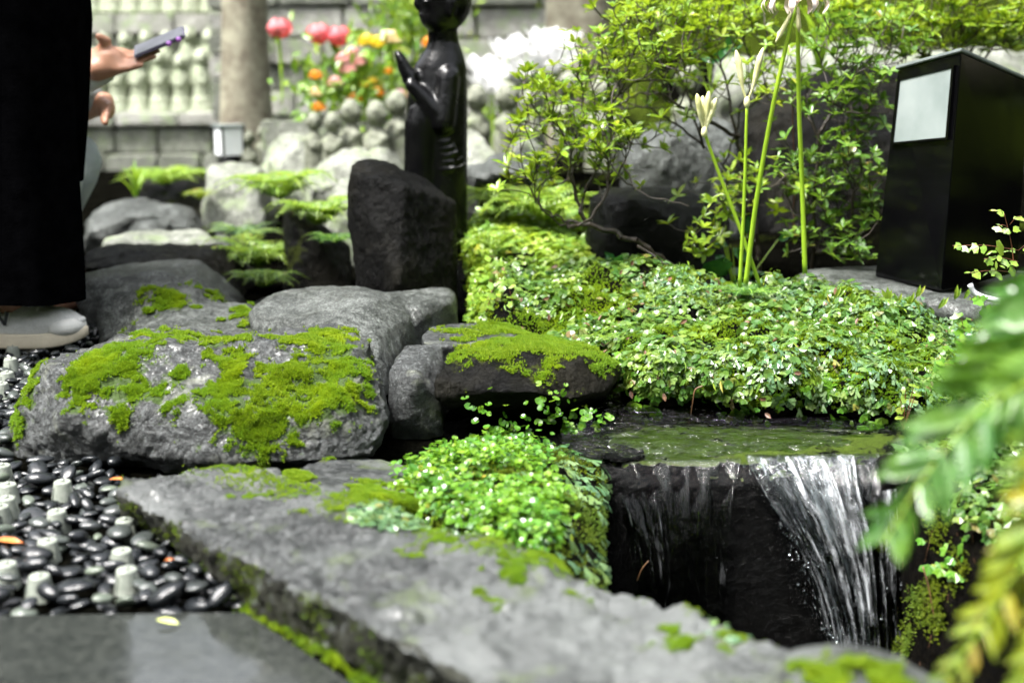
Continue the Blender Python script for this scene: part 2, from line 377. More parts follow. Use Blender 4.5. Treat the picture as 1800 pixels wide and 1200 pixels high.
M['mossdark'] = m_leaf('dark moss', (.06, .1, .006), (.11, .17, .01), (.2, .25, .02), rough=.6, tr=.3, yf=.02, yc=(.15, .1, .03), spec=.25)
M['grass'] = m_leaf('strap leaf', (.1, .22, .02), (.2, .34, .03), rough=.3)
M['darkleaf'] = m_leaf('broad dark leaf', (.015, .07, .012), (.03, .12, .02), (.06, .18, .03), rough=.2, yf=0)
M['hill'] = m_leaf('woodland foliage', (.012, .035, .008), (.03, .07, .015), (.07, .12, .03), yf=0)
M['bark'] = m_simple('wet bark', (.012, .009, .007), (.05, .035, .025), 60, .35, .6)
M['trunk'] = m_simple('lichened trunk', (.10, .08, .055), (.26, .25, .18), 16, .7, .9, 40)
M['redtwig'] = m_simple('reddish twig', (.08, .02, .01), (.16, .06, .03), 60, .4, .3)
M['stem'] = m_simple('green stem', (.2, .34, .02), (.28, .42, .03), 8, .3, .1, 80)
M['bud'] = m_simple('pale bud', (.5, .5, .2), (.72, .7, .42), 30, .4, .1)
M['petal'] = m_simple('pinkish petal', (.75, .6, .5), (.85, .75, .68), 30, .45, 0)
for k, c in dict(pink=(.75, .14, .16), rose=(.85, .5, .48), yellow=(.85, .68, .04), cream=(.9, .75, .45), orange=(.85, .4, .02), white=(.85, .85, .85)).items():
    a = N(k + ' petal'); r = a.rnd(); a.set(col=a.mix(a.rng(r, 0, 1, 0, .55), c, tuple(min(.95, x * .7 + .28) for x in c)), rough=.5)
    t = a.n('ShaderNodeBsdfTranslucent'); t.inputs[0].default_value = (*c, 1); mx = a.n('ShaderNodeMixShader'); mx.inputs[0].default_value = .3
    a.l(a.b.outputs[0], mx.inputs[1]); a.l(t.outputs[0], mx.inputs[2]); a.l(mx.outputs[0], a.out.inputs[0]); M['p_' + k] = a.m
M['blackcloth'] = m_simple('black cloth', (.0008, .0008, .001), (.0022, .0022, .0026), 30, .95, .3, 200, spec=.0)
M['greycloth'] = m_simple('pale grey cloth', (.3, .34, .34), (.45, .48, .48), 12, .85, .3, 100)
M['whitecloth'] = m_simple('white cuff', (.6, .63, .62), (.75, .77, .76), 12, .85, .3, 60)
a = N('skin'); a.set(col=a.ramp(a.noise(18, 4), [(.3, (.42, .2, .12)), (.7, (.58, .31, .2))]), rough=.45, sss=.1, nor=a.bump(a.noise(200, 3), .1, .002)); a.b.inputs['Subsurface Scale'].default_value = .01; M['skin'] = a.m
M['hair'] = m_simple('brown hair', (.03, .015, .008), (.08, .04, .02), 60, .4, .6, 120)
M['shoe'] = m_simple('grey mesh shoe', (.55, .55, .53), (.7, .7, .68), 300, .7, .6, 500)
M['shoepanel'] = m_simple('pale suede panel', (.6, .6, .57), (.72, .71, .67), 60, .75, .3)
M['sole'] = m_simple('cream sole', (.5, .44, .33), (.65, .58, .45), 20, .6, .2)
M['logo'] = m_simple('dark logo', (.04, .045, .05), (.06, .065, .07), 20, .5, 0)
M['logow'] = m_simple('white logo edge', (.6, .6, .58), (.7, .7, .68), 20, .5, 0)
M['phone'] = m_simple('phone body', (.05, .045, .07), (.12, .1, .16), 20, .15, 0)
M['phoneedge'] = m_simple('phone metal edge', (.04, .04, .05), (.1, .1, .12), 20, .3, 0)
M['lens'] = m_simple('camera lens ring', (.35, .1, .5), (.5, .2, .65), 20, .1, 0)
M['autumn'] = m_simple('fallen orange leaf', (.4, .1, .02), (.6, .22, .06), 60, .4, .2)
M['redleaf'] = m_simple('fallen red leaf', (.35, .03, .01), (.5, .06, .02), 60, .35, .2)
M['yellowleaf'] = m_simple('fallen yellow leaf', (.4, .45, .12), (.55, .6, .2), 60, .35, .2)
M['straw'] = m_simple('dry root', (.06, .025, .012), (.14, .07, .03), 60, .5, .2)
M['hose'] = m_simple('pale hose', (.35, .38, .4), (.5, .52, .54), 30, .3, .1)
def water_mat(name, tint, bumps, white=None, amt=.6):
    a = N(name); uv = a.n('ShaderNodeAttribute', attribute_name='flow').outputs['Vector'] if white else a.tc
    a.t.nodes.remove(a.b); g = a.n('ShaderNodeBsdfGlossy'); g.inputs['Roughness'].default_value = .03; t = a.n('ShaderNodeBsdfTransparent'); t.inputs[0].default_value = (*tint, 1)
    fr = a.n('ShaderNodeFresnel'); fr.inputs[0].default_value = 1.333
    if white:
        mp = a.n('ShaderNodeMapping'); mp.inputs['Scale'].default_value = (1, .05, 1); a.l(uv, mp.inputs[0])
        h1 = a.noise(48, 5, .65, mp.outputs[0], .6); mp2 = a.n('ShaderNodeMapping'); mp2.inputs['Scale'].default_value = (1, .16, 1); a.l(uv, mp2.inputs[0]); h2 = a.noise(110, 5, .7, mp2.outputs[0], .8); h = a.math('ADD', h1, a.math('MULTIPLY', h2, .6))
        nb = a.bump(h, 1.0, .006); d = a.n('ShaderNodeBsdfDiffuse'); d.inputs[0].default_value = (.8, .84, .88, 1); tl = a.n('ShaderNodeBsdfTranslucent'); tl.inputs[0].default_value = (.8, .84, .88, 1)
        dd = a.n('ShaderNodeMixShader'); a.l(d.outputs[0], dd.inputs[1]); a.l(tl.outputs[0], dd.inputs[2]); dd.inputs[0].default_value = .4
        f1 = a.math('POWER', a.rng(h, *white, 0, 1), 1.5); m1 = a.n('ShaderNodeMixShader'); a.l(a.math('MULTIPLY', f1, amt), m1.inputs[0]); a.l(t.outputs[0], m1.inputs[1]); a.l(dd.outputs[0], m1.inputs[2]); base = m1.outputs[0]
    else:
        mp = a.n('ShaderNodeMapping'); mp.inputs['Scale'].default_value = (1, 2.2, 1); a.l(a.tc, mp.inputs[0])
        nb = a.bump(a.noise(bumps, 3, .5, mp.outputs[0], 1.0), 1.0, .02); nb = a.bump(a.noise(bumps * 4, 2, .5, mp.outputs[0], .5), .3, .003, nb); base = t.outputs[0]
    a.l(nb, g.inputs['Normal']); a.l(nb, fr.inputs['Normal']); m2 = a.n('ShaderNodeMixShader'); a.l(a.math('MULTIPLY', fr.outputs[0], 1.6 if white else 1.0), m2.inputs[0]); a.l(base, m2.inputs[1]); a.l(g.outputs[0], m2.inputs[2]); a.l(m2.outputs[0], a.out.inputs[0]); return a.m
M['pool'] = water_mat('pool water', (.75, .85, .6), 26)
M['fall'] = water_mat('falling water', (.85, .9, .9), 0, (.80, 1.06), .9)

# ------------------------------------------------------------------ rocks
def rock(name, pts, label, mat='grey', voxel=.0055, smooth=3, amp=.010, seed=1, blobs=(), up=0.0, gen=0.0, moss_tufts=0, tuft=.004, world=(), cat_='rock', kind=None, parent=None, tm='moss', group=None, toponly=False, lump=0.0, side_dark=0.0, more=()):
    P = [W(*p) for p in pts] + [np.array(p, float) for p in world]
    v, f = hull_vf(P)
    for P2 in more: v, f = cat((v, f), hull_vf([W(*p) for p in P2]))
    me = remesh(mesh_np(name, v, f), voxel); v, nn, e = read(me)
    if mat in ('pale', 'dark', 'grey'): amp *= 1.35
    v = laplace(v, e, smooth); sd = seed * 7.3
    if lump: v = v + nn * [1, 1, .8] * (fbm(v * 12 + sd, seed + 30, 3) * lump)[:, None]
    v = v + nn * (fbm(v * 7 + sd, seed, 3) * amp * 1.3 + (np.abs(fbm(v * 16 + sd, seed + 3, 3)) - .3) * amp * .9 + (np.abs(fbm(v * 48 + sd, seed + 5, 4)) - .25) * amp * .55 + (.3 - np.abs(fbm(v * 110 + sd, seed + 7, 3))) * amp * .28)[:, None]
    set_co(me, v); me.polygons.foreach_set('use_smooth', [True] * len(me.polygons)); v, nn, e = read(me)
    m = np.full(len(v), -.6) + gen
    for (px, py, D, r, s) in blobs:
        c = W(px, py, D); rr = r * D / 2500; d = np.linalg.norm((v - c) * [1, .6, 1], axis=1); m = np.maximum(m, s * (1.25 - d / rr) - .1)
    m = m + up * np.clip(nn[:, 2] - .2, 0, 1) + fbm(v * 28 + 5, seed + 9, 4) * .8 + fbm(v * 95 + 5, seed + 19, 3) * .65
    if toponly: m = np.where(nn[:, 2] > .8, m, 0)
    m = np.clip(m, 0, 1)
    v0, c = recentre(v); set_co(me, v0); at = me.attributes.new('moss', 'FLOAT', 'POINT'); at.data.foreach_set('value', m.astype(np.float32))
    if side_dark: sa = me.attributes.new('side_dark', 'FLOAT', 'POINT'); sa.data.foreach_set('value', np.clip(side_dark * np.clip(1.1 - 2.2 * nn[:, 2], 0, 1), 0, 1).astype(np.float32))  # mask for a darker tone on steep and downward faces
    me.name = name; o = link(name, me, M[mat], parent, c)
    if kind: o['kind'] = kind
    if not parent: tag(o, label, None if kind == 'structure' else cat_, group)
    if moss_tufts:
        mk = np.clip((m - .30) / .45, 0, 1) ** 1.8 * np.clip(.42 + fbm(v * 60, seed + 2, 2) * 1.6, 0, 1); p, q = sample(me, moss_tufts, mk)
        if len(p):
            sc = tuft * RNG.uniform(.6, 1.4, len(p)); p = p + q * (np.maximum(0, fbm((p + c) * 75, seed, 3) + .25) * tuft * 1.0)[:, None]; vv, ff = place(TUFT, p - q * .0006, frames(norm(q + RNG.normal(size=q.shape) * .25 + [0, 0, .25])), sc)
            mo = link('moss', mesh_np('moss', vv, ff, smooth=False), M[tm], o); mo['kind'] = 'stuff'
    return o
# ------------------------------------------------------------------ ground
def sstep(a, b, x): t = np.clip((x - a) / (b - a), 0, 1); return t * t * (3 - 2 * t)
CH = np.array([(.085, 1.87), (.055, 1.60), (.07, 1.40), (.15, 1.27), (.24, 1.16), (.40, 1.05), (1.3, .9), (1.3, 1.95), (.60, 1.90)])
def poly_dist(x, y, P):                 # signed distance, negative inside
    d = np.full(x.shape, 1e9); ins = np.zeros(x.shape, bool); n = len(P)
    for i in range(n):
        a, b = P[i], P[(i + 1) % n]; e = b - a; t = np.clip(((x - a[0]) * e[0] + (y - a[1]) * e[1]) / (e @ e), 0, 1)
        d = np.minimum(d, np.hypot(x - a[0] - t * e[0], y - a[1] - t * e[1]))
        c = ((a[1] > y) != (b[1] > y)) & (x < (b[0] - a[0]) * (y - a[1]) / (b[1] - a[1] + 1e-12) + a[0]); ins ^= c
    return np.where(ins, -d, d)
def terrain(x, y):
    z = np.zeros(x.shape)
    z += .10 * sstep(2.35, 3.2, y) * sstep(-.15, .5, x) - .035 * sstep(5, 7, y)
    z += .05 * sstep(3.0, 4.2, y) * sstep(-1.0, 0, x)
    z += 0.04 * sstep(1.9, 2.3, y) * sstep(.75, .9, x)
    ch = poly_dist(x, y, CH); z -= .34 * (1 - sstep(-.04, .01, ch)) + .0
    pool = poly_dist(x, y, np.array([(.05, 1.86), (.75, 1.86), (.75, 2.2), (.05, 2.2)])); z -= .05 * (1 - sstep(-.04, .03, pool)) * (ch > 0)
    r = np.maximum(np.maximum((y - 8.6) / 1.0, (-y - 2.0) * .9), (np.abs(x) - 4.5) * .9)
    z += np.clip(r, 0, 9) * .75
    return z
gx = np.unique(np.concatenate([np.arange(-1.4, 1.5, .016), np.linspace(-30, -1.4, 50), np.linspace(1.5, 30, 50)]))
gy = np.unique(np.concatenate([np.arange(.5, 3.6, .016), np.linspace(3.6, 9, 60), np.linspace(9, 40, 40), np.linspace(-30, .5, 40)]))
X, Y = np.meshgrid(gx, gy); Z = terrain(X, Y); V = np.stack([X, Y, Z], 2).reshape(-1, 3)
V[:, 2] += fbm(V * 9, 3, 4) * .008 + fbm(V * .7, 5, 3) * np.where(V[:, 2] > .4, .5, 0)
nx, ny = len(gx), len(gy); i, j = np.meshgrid(np.arange(nx - 1), np.arange(ny - 1)); b = (j * nx + i).ravel()
F = np.stack([b, b + 1, b + nx + 1, b + nx], 1)
ms = np.clip(.2 + fbm(V * 5, 8, 4) * .9, 0, .8) * (V[:, 0] > -.2) * (V[:, 1] > 2.5) + .5 * (V[:, 2] > .4)
gr = link('ground', mesh_np('ground', V, F, {'moss': ms}), M['ground']); gr['kind'] = 'structure'

# ------------------------------------------------------------------ near rocks
big = rock('mossy_boulder',
    [(78, 640, 2.0), (200, 600, 2.12), (300, 585, 2.2), (440, 572, 2.30), (610, 574, 2.30), (652, 600, 2.18),
     (110, 660, 1.94), (250, 612, 1.98), (385, 610, 2.0), (500, 605, 2.0), (640, 612, 2.0), (660, 640, 1.97),
     (25, 770, 1.99), (10, 822, 1.97), (62, 690, 1.97), (120, 730, 1.885), (240, 800, 1.86), (430, 812, 1.83), (560, 815, 1.83), (655, 800, 1.87), (682, 735, 1.93), (672, 680, 1.95),
     (360, 730, 1.86), (560, 720, 1.86), (30, 800, 2.3), (200, 640, 2.4), (650, 640, 2.4), (660, 780, 2.3), (300, 850, 1.95), (600, 850, 1.95)],
    'large boulder with bright green moss over its top and front, beside black pebbles', 'boulder', voxel=.0032, smooth=4, amp=.015, side_dark=.35, seed=3,
    blobs=[(215, 645, 1.94, 95, .75), (300, 690, 1.9, 50, .55), (160, 650, 1.95, 50, .4), (420, 640, 1.93, 60, .6), (450, 700, 1.87, 110, .9), (560, 660, 1.9, 110, .95), (470, 750, 1.85, 90, .6), (400, 770, 1.85, 60, .4), (60, 700, 2.0, 60, .7), (300, 590, 2.1, 60, .7), (430, 588, 2.1, 80, .8), (560, 585, 2.1, 80, .8), (540, 750, 1.85, 60, .2)],
    up=.35, moss_tufts=75000, tuft=.0042)
slab = rock('long_stone_slab',
    [(212, 832, 1.66), (330, 822, 1.72), (430, 824, 1.72), (600, 868, 1.60), (800, 920, 1.48), (960, 968, 1.41), (1060, 1010, 1.36), (1200, 1064, 1.28), (1320, 1120, 1.2), (1400, 1165, 1.14),
     (200, 862, 1.62), (300, 940, 1.50), (430, 1005, 1.38), (560, 1060, 1.28), (720, 1115, 1.20), (860, 1190, 1.10), (900, 1240, 1.02), (1300, 1290, .98)],
    'long grey kerb slab with moss patches running diagonally across the foreground', 'slab', voxel=.0036, smooth=2, amp=.021, side_dark=1.0, seed=8,
    world=[tuple(G(*q)[:2]) + (-.03,) for q in [(225, 900, .0), (440, 1060, .0), (640, 1200, 0), (880, 1330, 0), (1330, 1300, 0), (1250, 1120, 0), (1000, 1020, 0), (700, 920, 0), (430, 850, 0)]],
    blobs=[(590, 870, 1.58, 65, .55), (700, 905, 1.52, 70, .35), (500, 945, 1.48, 40, .25), (760, 975, 1.43, 75, .6), (830, 950, 1.43, 70, .3), (960, 975, 1.40, 55, .6), (1030, 1075, 1.28, 40, .5), (460, 885, 1.6, 35, .3), (560, 890, 1.57, 40, .5), (680, 925, 1.5, 50, .2), (500, 1120, 1.3, 90, .2), (640, 1010, 1.38, 40, .45), (905, 1010, 1.34, 60, .5), (1290, 1110, 1.2, 60, .6), (1180, 1110, 1.2, 50, .35), (430, 960, 1.48, 35, .4), (620, 885, 1.54, 60, .6), (860, 1060, 1.27, 30, .35)],
    up=0.0, moss_tufts=26000, tuft=.0028)
rock('foreground_stone', [(1375, 1150, 1.06), (1450, 1128, 1.08), (1560, 1140, 1.08), (1640, 1180, 1.06), (1400, 1230, .95), (1600, 1260, .93), (1700, 1250, .98), (1500, 1330, .95)],
    'rounded grey stone blurred at the bottom edge below the waterfall', 'slab', seed=12, amp=.006, world=[(.22, 1.0, -.1), (.3, 1.05, -.1), (.22, .9, -.1), (.3, .9, -.1)], blobs=[(1440, 1190, 1.0, 80, .7), (1560, 1190, 1.0, 50, .6)], moss_tufts=5000, tuft=.005)
rock('low_mossy_stone', [(500, 830, 1.76), (560, 803, 1.85), (640, 797, 1.9), (700, 812, 1.86), (790, 850, 1.76), (720, 880, 1.66), (640, 880, 1.63), (530, 858, 1.66), (480, 842, 1.72)],
    'low flat stone ringed with moss between the slab and the big boulder', 'slab', voxel=.004, seed=15, amp=.005, world=[(-.25, 1.7, -.02), (-.05, 1.7, -.02), (-.06, 1.85, -.02), (-.2, 1.88, -.02)],
    blobs=[(500, 835, 1.72, 60, .9), (650, 855, 1.68, 65, .95), (700, 870, 1.67, 60, .9), (760, 850, 1.75, 60, .8), (560, 805, 1.85, 40, .6)], moss_tufts=26000, tuft=.0036)
rock('angular_grey_rock', [(436, 548, 2.45), (468, 520, 2.52), (520, 504, 2.6), (570, 499, 2.62), (625, 503, 2.62), (700, 516, 2.55), (440, 575, 2.42), (520, 560, 2.36), (590, 570, 2.27), (655, 527, 2.37), (480, 610, 2.36), (600, 660, 2.25), (722, 556, 2.42), (728, 610, 2.42), (672, 700, 2.22), (735, 660, 2.42), (660, 600, 2.27)],
    'angular bare grey rock with a sloping top behind the mossy boulder', 'grey', voxel=.005, smooth=1, amp=.005, seed=21, world=[(-.42, 2.42, 0), (-.40, 2.65, 0), (-.16, 2.42, 0), (-.16, 2.6, 0)],
    more=[[(660, 514, 2.6), (720, 511, 2.66), (788, 505, 2.72), (800, 514, 2.70), (700, 530, 2.52), (735, 535, 2.50), (795, 528, 2.60), (806, 560, 2.62), (740, 560, 2.48), (740, 640, 2.5), (806, 640, 2.6), (690, 620, 2.5), (806, 660, 2.8), (700, 650, 2.8)]])
rock('upright_small_rock', [(690, 625, 2.1), (712, 602, 2.15), (750, 600, 2.16), (775, 606, 2.15), (782, 640, 2.12), (678, 660, 2.06), (678, 700, 2.04), (700, 740, 2.02), (770, 700, 2.03), (760, 760, 2.03), (690, 790, 2.05), (735, 660, 2.0)],
    'small upright grey rock wedged beside the big mossy boulder', 'boulder', voxel=.005, seed=24, amp=.007, smooth=5, world=[(-.17, 2.05, 0), (-.1, 2.05, 0), (-.17, 2.2, 0), (-.1, 2.25, 0)], blobs=[(800, 625, 2.1, 20, .5)])
rock('mossy_back_rock', [(735, 590, 2.3), (752, 570, 2.36), (800, 565, 2.42), (890, 566, 2.45), (925, 580, 2.4), (950, 596, 2.35), (745, 606, 2.22), (850, 606, 2.22), (930, 610, 2.25)],
    'low rock with a yellow green mossy top behind the dark overhanging rock', 'boulder', voxel=.005, seed=27, amp=.006, world=[(-.12, 2.25, 0), (.04, 2.25, 0), (.04, 2.5, 0), (-.12, 2.5, 0)],
    blobs=[(800, 585, 2.3, 45, .5), (880, 580, 2.35, 70, .8), (930, 590, 2.35, 40, .7)], up=.2, moss_tufts=14000, tuft=.004)
rock('overhanging_rock', [(800, 612, 2.12), (880, 598, 2.2), (960, 598, 2.22), (1030, 612, 2.2), (1080, 632, 2.12), (1096, 645, 2.1), (1088, 665, 2.08), (780, 640, 2.03), (765, 665, 2.0), (840, 625, 2.02), (940, 620, 2.04), (1020, 632, 2.04),
      (762, 700, 1.99), (775, 722, 2.0), (860, 690, 1.96), (940, 690, 1.96), (1000, 708, 1.98), (1060, 690, 2.03), (820, 730, 2.08), (960, 730, 2.1), (1060, 700, 2.15)],
    'dark rock with a mossy top jutting over the water like a blunt nose', 'dark', voxel=.005, seed=31, amp=.008, world=[(-.08, 2.3, .02), (.14, 2.3, .02)],
    blobs=[(800, 640, 2.03, 40, .7), (880, 612, 2.1, 80, .8), (960, 608, 2.15, 90, .9), (1030, 622, 2.1, 60, .8), (960, 645, 2.0, 40, .5), (1010, 640, 2.0, 30, .4)], up=.35, moss_tufts=22000, tuft=.0038)
rock('water_edge_rock', [(700, 760, 2.1), (760, 740, 2.1), (1060, 705, 2.25), (1075, 780, 1.93), (1040, 800, 1.9), (900, 790, 1.97), (760, 790, 2.0)], 'black wet rock under the overhanging rock at the water edge', 'wet', seed=33, voxel=.007, amp=.008, world=[(-.1, 1.95, -.1), (.12, 1.9, -.1), (.12, 2.3, -.1), (-.1, 2.3, -.1)])

# the ledge of the waterfall and the wet rock face below it
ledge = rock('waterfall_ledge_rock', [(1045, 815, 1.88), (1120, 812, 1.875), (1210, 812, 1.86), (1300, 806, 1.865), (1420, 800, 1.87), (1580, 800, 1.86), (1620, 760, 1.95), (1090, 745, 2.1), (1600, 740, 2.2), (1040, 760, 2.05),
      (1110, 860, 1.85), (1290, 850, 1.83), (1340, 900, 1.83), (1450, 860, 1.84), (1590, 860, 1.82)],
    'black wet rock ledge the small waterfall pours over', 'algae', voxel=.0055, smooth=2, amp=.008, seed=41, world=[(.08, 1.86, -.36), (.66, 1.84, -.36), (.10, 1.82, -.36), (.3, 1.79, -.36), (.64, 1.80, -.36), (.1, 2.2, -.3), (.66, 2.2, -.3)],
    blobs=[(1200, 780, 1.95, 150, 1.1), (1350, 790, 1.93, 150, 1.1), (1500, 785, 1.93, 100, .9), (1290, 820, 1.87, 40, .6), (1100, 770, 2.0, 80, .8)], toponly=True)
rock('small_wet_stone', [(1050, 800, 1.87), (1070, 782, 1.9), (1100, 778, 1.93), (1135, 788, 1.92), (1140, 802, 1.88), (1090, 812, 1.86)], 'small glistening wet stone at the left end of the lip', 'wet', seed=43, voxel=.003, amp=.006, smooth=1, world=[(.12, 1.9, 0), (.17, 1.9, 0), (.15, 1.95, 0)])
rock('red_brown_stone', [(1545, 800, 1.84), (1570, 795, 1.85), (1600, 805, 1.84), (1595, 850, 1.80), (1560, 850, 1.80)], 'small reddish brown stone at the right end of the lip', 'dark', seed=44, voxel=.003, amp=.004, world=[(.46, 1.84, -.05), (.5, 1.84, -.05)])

# earth bank behind the pool and the side of the ravine
bank = rock('earth_bank', [(850, 560, 2.5), (880, 470, 2.75), (1010, 480, 2.7), (1170, 498, 2.6), (1300, 512, 2.55), (1480, 520, 2.5), (1700, 560, 2.45), (1800, 600, 2.4), (860, 600, 2.4), (960, 610, 2.3), (1140, 620, 2.2), (1180, 660, 2.12), (1300, 650, 2.08), (1450, 670, 2.04), (1600, 690, 2.0), (1750, 700, 2.0), (1900, 720, 2.0), (1900, 600, 2.5), (1000, 640, 2.3),
      (1180, 700, 2.18), (1500, 760, 2.12), (1700, 790, 1.98)], None, 'soil', voxel=.009, smooth=3, amp=.032, seed=51, kind='structure', world=[(.0, 2.4, -.03), (.15, 2.22, -.03), (.6, 2.16, -.03), (.9, 2.0, -.03), (.9, 2.7, 0), (0, 2.9, 0)], gen=.35, lump=.062)
bank2 = rock('slope_bank', [(850, 460, 2.9), (830, 400, 3.1), (860, 360, 3.4), (960, 350, 3.5), (1040, 380, 3.3), (1060, 480, 2.8), (900, 500, 2.7), (1000, 500, 2.65), (845, 540, 2.6)], None, 'soil', voxel=.012, seed=53, kind='structure', amp=.015, world=[(-.06, 2.7, 0), (.2, 2.6, 0), (-.1, 3.5, 0), (.3, 3.5, 0)], gen=.45)
side = rock('ravine_side', [(1590, 790, 1.85), (1640, 790, 1.80), (1800, 780, 1.75), (1900, 760, 1.8), (1610, 900, 1.76), (1640, 1000, 1.70), (1620, 1100, 1.68), (1660, 1150, 1.62), (1800, 1000, 1.55), (1900, 1000, 1.5)], None, 'soil', voxel=.008, seed=55, kind='structure', amp=.016, smooth=2, world=[(.5, 1.8, -.36), (.5, 1.7, -.36), (.62, 1.5, -.36), (.9, 1.4, -.36), (.9, 2.0, -.3), (.6, 2.0, -.3)], gen=.0)
mound = rock('leafy_mound', [(740, 815, 1.95), (800, 790, 2.0), (900, 768, 2.05), (1000, 790, 1.97), (1045, 830, 1.88), (700, 860, 1.72), (850, 930, 1.56), (960, 960, 1.50), (1040, 880, 1.74), (1060, 960, 1.66), (1050, 1020, 1.55), (760, 830, 1.8), (900, 830, 1.78), (1000, 860, 1.76)], None, 'soil', voxel=.007, seed=57, kind='structure', amp=.012, world=[(-.1, 1.6, -.05), (0, 1.45, -.2), (.08, 1.4, -.34), (.1, 1.65, -.34), (.09, 1.84, -.34), (-.1, 2.0, 0)], gen=.5)

# water
def wave_grid(P0, nx_, ny_, amp, seed):
    u, v = np.meshgrid(np.linspace(0, 1, nx_), np.linspace(0, 1, ny_)); x = P0[0] + (P0[1] - P0[0]) * u; y = P0[2] + (P0[3] - P0[2]) * v
    p = np.stack([x, y, 0 * x], 2).reshape(-1, 3); z = P0[4] + fbm(p * [26, 60, 1], seed, 4) * amp; lip = sstep(P0[2] + .045, P0[2], p[:, 1]); z = z - lip * .016
    p[:, 2] = z; k = (np.arange(ny_ - 1)[:, None] * nx_ + np.arange(nx_ - 1)[None]).ravel(); return p, np.stack([k, k + 1, k + nx_ + 1, k + nx_], 1)
p, f = wave_grid((.07, .76, 1.872, 2.3, .034), 260, 150, .0050, 61)
tag(link('pool_water', mesh_np('pool_water', p, f), M['pool']), kind='structure')
u, v = np.meshgrid(np.linspace(.05, 1.3, 40), np.linspace(.9, 1.86, 40)); p = np.stack([u, v, 0 * u - .30], 2).reshape(-1, 3); k = (np.arange(39)[:, None] * 40 + np.arange(39)[None]).ravel()
tag(link('stream_water', mesh_np('stream_water', p, np.stack([k, k + 1, k + 41, k + 40], 1)), M['pool']), kind='structure')
def fall(L, Rr, nu, nv, off, seed, name):      # sheet between two falling curves of photo points
    L = smooth_path([W(*q) for q in L], 12); Rr = smooth_path([W(*q) for q in Rr], 12); tt = np.linspace(0, 1, nv)
    def at(Pp): s = np.linspace(0, 1, len(Pp)); return np.stack([np.interp(tt, s, Pp[:, c]) for c in range(3)], 1)
    A, B = at(L), at(Rr); uu = np.linspace(0, 1, nu); g = A[:, None] * (1 - uu)[None, :, None] + B[:, None] * uu[None, :, None]
    q = np.stack([np.repeat(uu[None] * 9, nv, 0), np.repeat(tt[:, None] * 1.4, nu, 1), np.full((nv, nu), seed * 1.0)], 2).reshape(-1, 3)
    r = fbm(q, seed, 4); r2 = fbm(q * [4, 1.6, 1], seed + 2, 3); g = g.reshape(-1, 3); fl = np.clip(q[:, 1] * 2, .15, 1); g[:, 1] -= (r * .014 + r2 * .006) * fl + off; g[:, 0] += r2 * .006 * fl
    k = (np.arange(nv - 1)[:, None] * nu + np.arange(nu - 1)[None]).ravel(); me = mesh_np(name, g, np.stack([k, k + nu, k + nu + 1, k + 1], 1))
    fa = me.attributes.new('flow', 'FLOAT_VECTOR', 'POINT'); wd = np.linalg.norm(B - A, axis=1).mean()
    fv = np.stack([np.repeat(uu[None], nv, 0) * wd * 1.2, np.repeat(tt[:, None], nu, 1) * .42, np.full((nv, nu), seed * .37)], 2); fa.data.foreach_set('vector', fv.astype(np.float32).ravel())
    return me
wf = link('waterfall', fall([(1318, 798, 1.90), (1312, 806, 1.85), (1345, 870, 1.815), (1400, 960, 1.79), (1440, 1050, 1.78), (1462, 1150, 1.775)], [(1568, 795, 1.88), (1572, 804, 1.845), (1578, 870, 1.80), (1580, 960, 1.785), (1580, 1050, 1.775), (1582, 1150, 1.77)], 160, 90, .0, 71, 'waterfall'), M['fall']); tag(wf, kind='structure')
s2 = link('falling_strands', fall([(1330, 800, 1.88), (1330, 808, 1.84), (1372, 880, 1.80), (1425, 980, 1.775), (1460, 1070, 1.765), (1478, 1150, 1.76)], [(1500, 798, 1.88), (1502, 806, 1.84), (1512, 880, 1.795), (1530, 980, 1.775), (1540, 1070, 1.765), (1545, 1150, 1.76)], 110, 80, .004, 77, 'falling_strands'), M['fall'], wf)
s3 = link('trickle', fall([(1060, 812, 1.885), (1062, 820, 1.87), (1090, 880, 1.845), (1110, 960, 1.825), (1120, 1050, 1.81), (1125, 1150, 1.80)], [(1300, 806, 1.87), (1302, 814, 1.85), (1285, 880, 1.825), (1280, 960, 1.81), (1275, 1050, 1.80), (1270, 1150, 1.795)], 110, 70, -.004, 82, 'trickle'), None, wf)
s3.data.materials.append(water_mat('thin trickle', (.95, .97, .95), 0, (.9, 1.2), .28))

rr = np.random.default_rng(5); dv = []
for _ in range(260):
    t = rr.random() ** .7; x0 = 1318 + 150 * t ** .8 + rr.normal() * 8 if rr.random() < .5 else rr.uniform(1330 + 130 * t, 1585); c = W(x0, 815 + 330 * t, 1.80 - .03 * t - rr.uniform(0, .02)); q = rr.uniform(.0006, .0015); dv.append(ellipsoid(c, (q, q, q * rr.uniform(1, 2.6)), 6, 5))
sp = link('droplets', mesh_np('droplets', *cat(*dv)), water_mat('water drop', (.9, .95, .95), 40), wf); sp['kind'] = 'stuff'
# paving corner bottom left
def slab_box(name, poly, z0, z1, m):
    P = [tuple(q[:2]) for q in poly]; n = len(P); bm = bmesh.new(); lo = [bm.verts.new((*q, z0)) for q in P]; hi = [bm.verts.new((*q, z1)) for q in P]
    bm.faces.new(hi); bm.faces.new(lo[::-1])
    for i in range(n): bm.faces.new((lo[i], lo[(i + 1) % n], hi[(i + 1) % n], hi[i]))
    bmesh.ops.recalc_face_normals(bm, faces=bm.faces)
    bmesh.ops.bevel(bm, geom=[e for e in bm.edges], offset=.002, segments=2, affect='EDGES'); me = bpy.data.meshes.new(name); bm.to_mesh(me); bm.free(); return link(name, me, m)
pv = slab_box('polished_paving_slab', [G(-900, 1092, .012), G(432, 1074, .012), G(668, 1230, .012), G(900, 1400, .012), G(-900, 1500, .012)], -.05, .012, M['paving']); pv['kind'] = 'structure'

